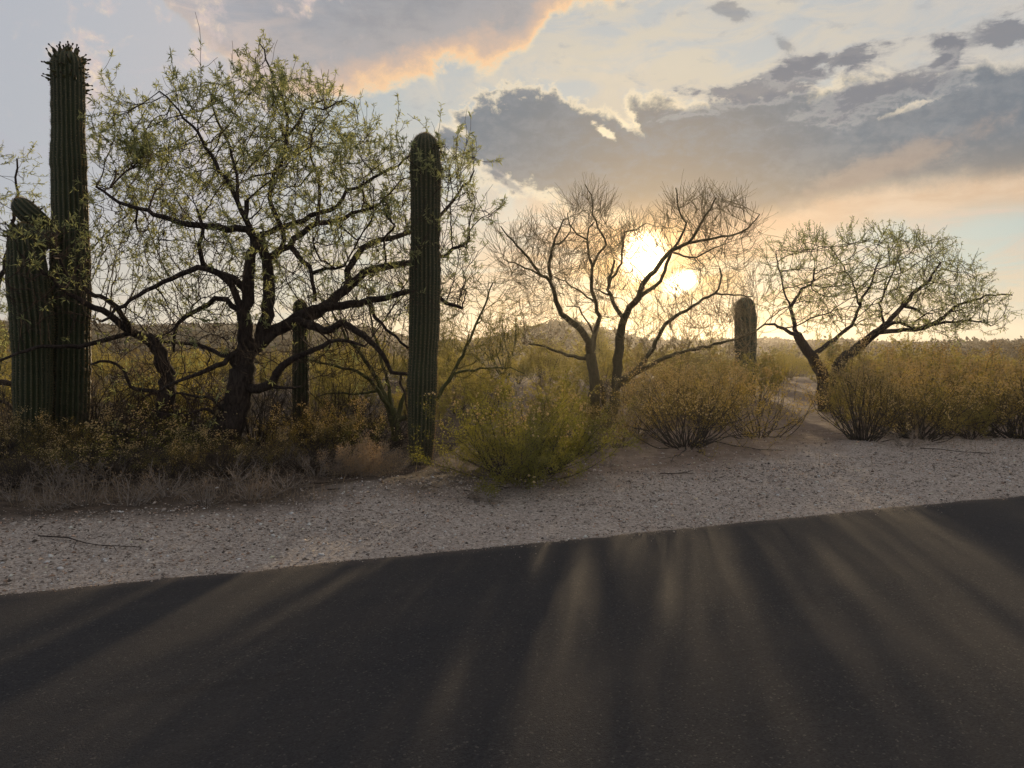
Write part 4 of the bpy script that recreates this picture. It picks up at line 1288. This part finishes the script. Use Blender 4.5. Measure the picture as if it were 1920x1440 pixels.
place_shrub('dry_bush', dry[1], ground_at(850, None, 8.9), 'dry brush tucked under the left side of the green creosote bush', 'bush', G_DRY, 2.0, (0.8, 0.8, 0.7))
place_shrub('dry_bush', dry[2], ground_at(1140, None, 9.4), 'tiny bare bush alone on the gravel right of the green creosote bush', 'bush', G_DRY, 1.0, (0.5, 0.5, 0.45))
place_shrub('dry_bush', dry[0], ground_at(905, None, 7.55), 'flattened dry stems on the gravel before the green creosote bush', 'bush', G_DRY, 2.6, (0.75, 0.6, 0.30))
place_shrub('dry_bush', dry[1], ground_at(1195, None, 12.0), 'dry brush at the foot of the bare palo verde', 'bush', G_DRY, 4.4, (1.6, 1.3, 1.2))
place_shrub('dry_bush', dry[1], ground_at(1015, None, 8.02), 'dead stems and litter at the front foot of the dense green bush', 'bush', G_DRY, 3.1, (1.1, 0.5, 0.34))
place_shrub('dry_bush', dry[2], ground_at(1700, None, 10.9), 'low tangle of dry stems at the foot of the right creosote bushes', 'bush', G_DRY, 0.7, (1.5, 1.0, 0.6))

# ------------------------------------------------------------------ scrub on the flat behind
far_kinds = []
for k in range(3):
    far_kinds.append(('creosote_bush', shrub_meshes(50 + k, 1.35, 0.9, 22, 0.8, 'scrub_leaf', 13, 0.050, 0.022, 0, seg=0.17, r0=0.009), 'yellow-green bush in the scrub on the flat behind the trees', 'yellow-green bushes on the desert flat'))
for k in range(2):
    far_kinds.append(('bursage_bush', shrub_meshes(60 + k, 0.75, 1.1, 26, 0.8, 'scrub_grey', 9, 0.042, 0.016, 0, wood='grey_twig', seg=0.12, r0=0.006), 'low greyish bush in the scrub on the flat behind the trees', 'greyish bushes on the desert flat'))


def far_tree(seed):
    r = np.random.default_rng(seed)
    Pn, par, R, ids = shrub_skel(r, 3.0, 0.75, 8, 1.0, r0=0.035, wig=0.16, base_r=0.15, seg=0.26, twig=0.9)
    V, F_ = tubes(Pn, par, np.maximum(R, 0.006), np.ones(len(Pn), bool), 4)
    out = [('branches', build_mesh('branches', V, F_, M['palo_green'], True))]
    V, F_ = shrub_leaves(r, Pn, par, ids, 12, 0.17, 0.016, 0.07)
    out.append(('foliage', build_mesh('foliage', V, F_, M['scrub_leaf'])))
    return out


for k in range(2):
    far_kinds.append(('palo_verde_tree', far_tree(70 + k), 'small hazy palo verde in the scrub far behind the trees', 'small trees on the desert flat'))
rb = np.random.default_rng(77)
placed = []; tries = 0
while len(placed) < 320 and tries < 9000:
    tries += 1
    Y = 12.4 + 85 * rb.random() ** 2.1
    px = rb.uniform(-60, 1980)
    if 1430 < px < 1600 and Y < 22: continue
    if 1080 < px < 1200 and Y < 16.5: continue
    if 480 < px < 640 and Y < 13.5: continue
    x = (px - 960) / F_PX * Y
    if Y < 26 and min(abs(x - (-1.72 + .1835 * (Y - 6.07))), abs(x - (2.9 + .1835 * (Y - 7.0)))) < 0.6: continue
    if any((x - a_) ** 2 + (Y - b_) ** 2 < (0.030 * Y + 0.55) ** 2 for a_, b_ in placed): continue
    placed.append((x, Y))
    u = rb.random()
    k = rb.integers(0, 3) if u < 0.60 else (rb.integers(3, 5) if u < 0.93 or Y < 26 else rb.integers(5, 7))
    nm, ms, lab, gr = far_kinds[k]
    s_ = rb.uniform(0.75, 1.25)
    if Y < 24: s_ *= 0.58 + 0.38 * sstep(Y, 12, 24)
    place_shrub(nm, ms, (x, Y, gz(x, Y)), lab, 'tree' if k >= 5 else 'bush', gr, rb.uniform(0, 6.28), (s_ * 1.1, s_ * 1.1, s_ * rb.uniform(0.8, 1.1)))
print('scrub', len(placed), round(time.time() - T0, 1))

# far-off scrub that reads as one mass
n = 8500
r_ = 92 * (420 / 92.0) ** rb.random(n); a_ = np.radians(rb.uniform(-42, 42, n))
cx, cy = r_ * np.sin(a_), r_ * np.cos(a_); cz = height(cx, cy)
sz = rb.uniform(0.6, 1.25, n) * np.where(rb.random(n) < 0.05, 2.0, 1.0)
per = 16
b = np.repeat(np.arange(n), per)
off = unit(rb.normal(size=(len(b), 3))) * rb.uniform(0.3, 1, (len(b), 1)) * np.array([1.1, 1.1, 0.75])
off[:, 2] = np.abs(off[:, 2]) + 0.05
base = np.column_stack([cx, cy, cz])[b] + off * sz[b][:, None]
V, F_ = blades(base, unit(rb.normal(size=(len(b), 3))), 0.55 * sz[b], 0.34 * sz[b], 0, rb)
link('scrub', build_mesh('scrub', V, F_, M['far_scrub']), kind='stuff')

# ------------------------------------------------------------------ gravel, stones, litter
rg = np.random.default_rng(99)
n = 90000
tt = rg.uniform(-6, 15, n); dd = np.abs(rg.normal(0, 1, n)) * (1.15 + 0.09 * np.clip(tt, 0, 12)) + 0.005
dd = np.where(rg.random(n) < 0.55, rg.uniform(0.0, 2.3, n), dd)
xy = RE0 + tt[:, None] * RD + dd[:, None] * RN
keep = (np.abs(np.degrees(np.arctan2(xy[:, 0], xy[:, 1]))) < 38) & (rg.random(n) < 0.30 + 0.70 * sstep(hnoise(xy[:, 0], xy[:, 1], 1.9, 7) + 0.5 * hnoise(xy[:, 0], xy[:, 1], 5.0, 2), -0.55, 0.35))
xy, dd = xy[keep], dd[keep]; n = len(xy)
rad = np.clip(np.exp(rg.normal(math.log(0.0048), 0.5, n)), 0.0028, 0.022) * (0.85 + 0.22 * np.minimum(dd, 2.0))
z = height(xy[:, 0], xy[:, 1]) + rad * 0.15
k_ = 7000
t3 = rg.uniform(-6, 15, k_); d3 = np.abs(rg.normal(0.9, 0.85, k_) * (1 + 0.05 * np.clip(t3, 0, 14))) + 0.06
xy3 = RE0 + t3[:, None] * RD + d3[:, None] * RN
r3 = np.clip(np.exp(rg.normal(math.log(0.0105), 0.38, k_)), .006, .028)
xy = np.concatenate([xy, xy3]); rad = np.r_[rad, r3]; z = np.r_[z, height(xy3[:, 0], xy3[:, 1]) + r3 * 0.1]; dd = np.r_[dd, d3]; nfine = n
m_ = 2600
t2 = rg.uniform(-5, 14, m_); d2 = -np.abs(rg.exponential(0.055, m_)) * (0.6 + 1.2 * (hnoise(t2, t2 * 0, 1.3, 3) > 0.2))
xy = np.concatenate([xy, RE0 + t2[:, None] * RD + d2[:, None] * RN]); r2 = np.clip(np.exp(rg.normal(math.log(0.004), 0.4, m_)), .0025, .012)
rad = np.r_[rad, r2]; z = np.r_[z, 0.002 + r2 * 0.4 - 0.02 * np.exp(d2 / 0.02)]; dd = np.r_[dd, d2]; n = len(xy)
V, F_ = octas(np.column_stack([xy, z]), rad, rg, 0.62)
tone = rg.uniform(0, 1, n) ** 1.4
coarse = (np.arange(n) >= nfine) & (np.arange(n) < nfine + k_)
tone[coarse] = rg.uniform(0, 1.45, k_) ** 1.3
tint = np.array([.17, .147, .130])[None] + tone[:, None] * np.array([.45, .395, .35])[None]
warm = rg.random(n) < 0.15
tint[warm] *= np.array([1.1, .85, .7])
dark = rg.random(n) < 0.14
tint[dark] *= 0.25
tint = np.minimum(tint, 0.62)
tint = np.column_stack([np.repeat(tint, 6, 0), np.ones(n * 6)])
link('gravel', build_mesh('gravel', V, F_, M['gravel'], False, {'tint': ('FLOAT_COLOR', tint)}), kind='stuff')

# stones big enough to point at
stone_me = []
for k in range(4):
    u = unit(np.random.default_rng(k).normal(size=(1, 3)))
    import bmesh
    bm = bmesh.new(); bmesh.ops.create_icosphere(bm, subdivisions=1, radius=1.0)
    rk = np.random.default_rng(k + 5)
    for v in bm.verts:
        f = rk.uniform(0.72, 1.15); v.co = Vector((v.co.x * f * 1.15, v.co.y * f, v.co.z * f * 0.62))
    me = bpy.data.meshes.new('stone'); bm.to_mesh(me); bm.free(); me.materials.append(M['stone']); stone_me.append(me)
for k in range(64):
    t_, d_ = rg.uniform(-3.5, 9.5), rg.uniform(0.12, 2.4)
    q = RE0 + t_ * RD + d_ * RN
    s_ = rg.uniform(0.016, 0.034)
    o = link('stone', stone_me[k % 4]); o.location = (q[0], q[1], gz(*q) + s_ * 0.2); o.scale = (s_ * rg.uniform(.8, 1.3), s_, s_)
    o.rotation_euler = (rg.normal(0, .2), rg.normal(0, .2), rg.uniform(0, 6.28))
    o['label'] = 'small pale stone lying loose on the gravel verge'; o['category'] = 'stone'; o['group'] = 'pale stones on the gravel verge'

# dead leaves, pods and chips
n = 5200
tt = rg.uniform(-6, 14, n); dd = np.abs(rg.normal(1.5, 0.9, n)) + 0.05
xy = RE0 + tt[:, None] * RD + dd[:, None] * RN
z = height(xy[:, 0], xy[:, 1]) + 0.008
ang = rg.uniform(0, 6.28, n)
d = unit(np.column_stack([np.cos(ang), np.sin(ang), rg.normal(0, .25, n)]))
V, F_ = blades(np.column_stack([xy, z]), d, rg.uniform(0.015, 0.06, n), rg.uniform(0.003, 0.010, n), 0, rg)
M['litter'] = bark_mat('plant_litter', (.035, .026, .02), (.13, .095, .068), 40, 0.1)
link('litter', build_mesh('litter', V, F_, M['litter']), kind='stuff')

# dry grass among the brush
n = 15000
px = rg.uniform(-80, 2000, n); Yv = 7.3 + 6.5 * rg.random(n) ** 1.3
x = (px - 960) / F_PX * Yv
dens = np.where(px < 800, 1.0, 0.30) * sstep(road_d(x, Yv), 0.9, 2.0) * (0.15 + 0.85 * (hnoise(x, Yv, 1.7, 3) > 0.25))
kp = rg.random(n) < dens
x, Yv = x[kp], Yv[kp]; n = len(x)
ang = rg.uniform(0, 6.28, n); tl = np.abs(rg.normal(0, .5, n))
d = np.column_stack([np.cos(ang) * np.sin(tl), np.sin(ang) * np.sin(tl), np.cos(tl)])
V, F_ = blades(np.column_stack([x, Yv, height(x, Yv) - 0.01]), d, rg.uniform(0.06, 0.24, n), rg.uniform(0.003, 0.006, n), 0.15, rg)
link('dry_grass', build_mesh('dry_grass', V, F_, M['straw']), kind='stuff')

# fallen sticks


def stick(px, Y, length, ang, seed):
    r = np.random.default_rng(seed); sk = Skel()
    p = np.zeros(3); d = np.array([math.cos(ang), math.sin(ang), 0.0]); par = sk.add(p, -1, 0.006)
    n = 7
    for i in range(n):
        d = unit(d + np.array([*r.normal(0, .34, 2), r.normal(0, .08)])); p = p + d * length / n; p[2] = max(0.0, p[2] * 0.6)
        par = sk.add(p, par, 0.006 * (1 - 0.7 * i / n))
        if i in (2, 4):
            d2 = unit(d + np.array([*r.normal(0, .8, 2), .15])); q = p; pr = par
            for j in range(3): q = q + d2 * length / n * 0.8; pr = sk.add(q, pr, 0.003)
    Pn, par_, R, _ = sk.arrays()
    V, F_ = tubes(Pn, par_, R, np.ones(len(Pn), bool), 5)
    o = link('fallen_branch', build_mesh('fallen_branch', V, F_, M['mesq_bark'], True))
    g_ = ground_at(px, None, Y); o.location = (g_[0], g_[1], g_[2] + 0.012)
    return o


for k, (px, Y, ln, an, lab) in enumerate(((60, 6.15, 1.0, 0.15, 'long dark stick lying on the gravel at the far left'), (610, 7.75, 0.35, 0.9, 'short dark stick on the sandy mound'),
                                          (1240, 8.9, 0.45, 0.2, 'small curved stick on the gravel below the wide open creosote bush'), (1730, 10.7, 0.9, -0.15, 'long bare stick lying by the right creosote bushes'),
                                          (880, 7.75, 0.6, 2.6, 'pale forked stick before the green creosote bush'), (560, 8.35, 0.7, 0.1, 'dead branch lying at the end of the brush line'))):
    o = stick(px, Y, ln, an, 300 + k); o['label'] = lab; o['category'] = 'stick'; o['group'] = 'fallen sticks on the verge'
print('done', round(time.time() - T0, 1))

# ------------------------------------------------------------------ hazy air
bm = bmesh.new(); bmesh.ops.create_cube(bm, size=1.0)
me = bpy.data.meshes.new('haze'); bm.to_mesh(me); bm.free()
hz = link('haze', me, kind='stuff')
hz.location = (0, 190, 4.5); hz.scale = (1260, 920, 19.0)
m, n_, out = new_mat('haze')
pv = n_.nodes.new('ShaderNodeVolumePrincipled')
pv.inputs['Color'].default_value = (0.98, 0.95, 0.90, 1); pv.inputs['Density'].default_value = HAZE
pv.inputs['Anisotropy'].default_value = 0.76
n_.links.new(pv.outputs[0], out.inputs['Volume'])
me.materials.append(m)
print('total', round(time.time() - T0, 1))
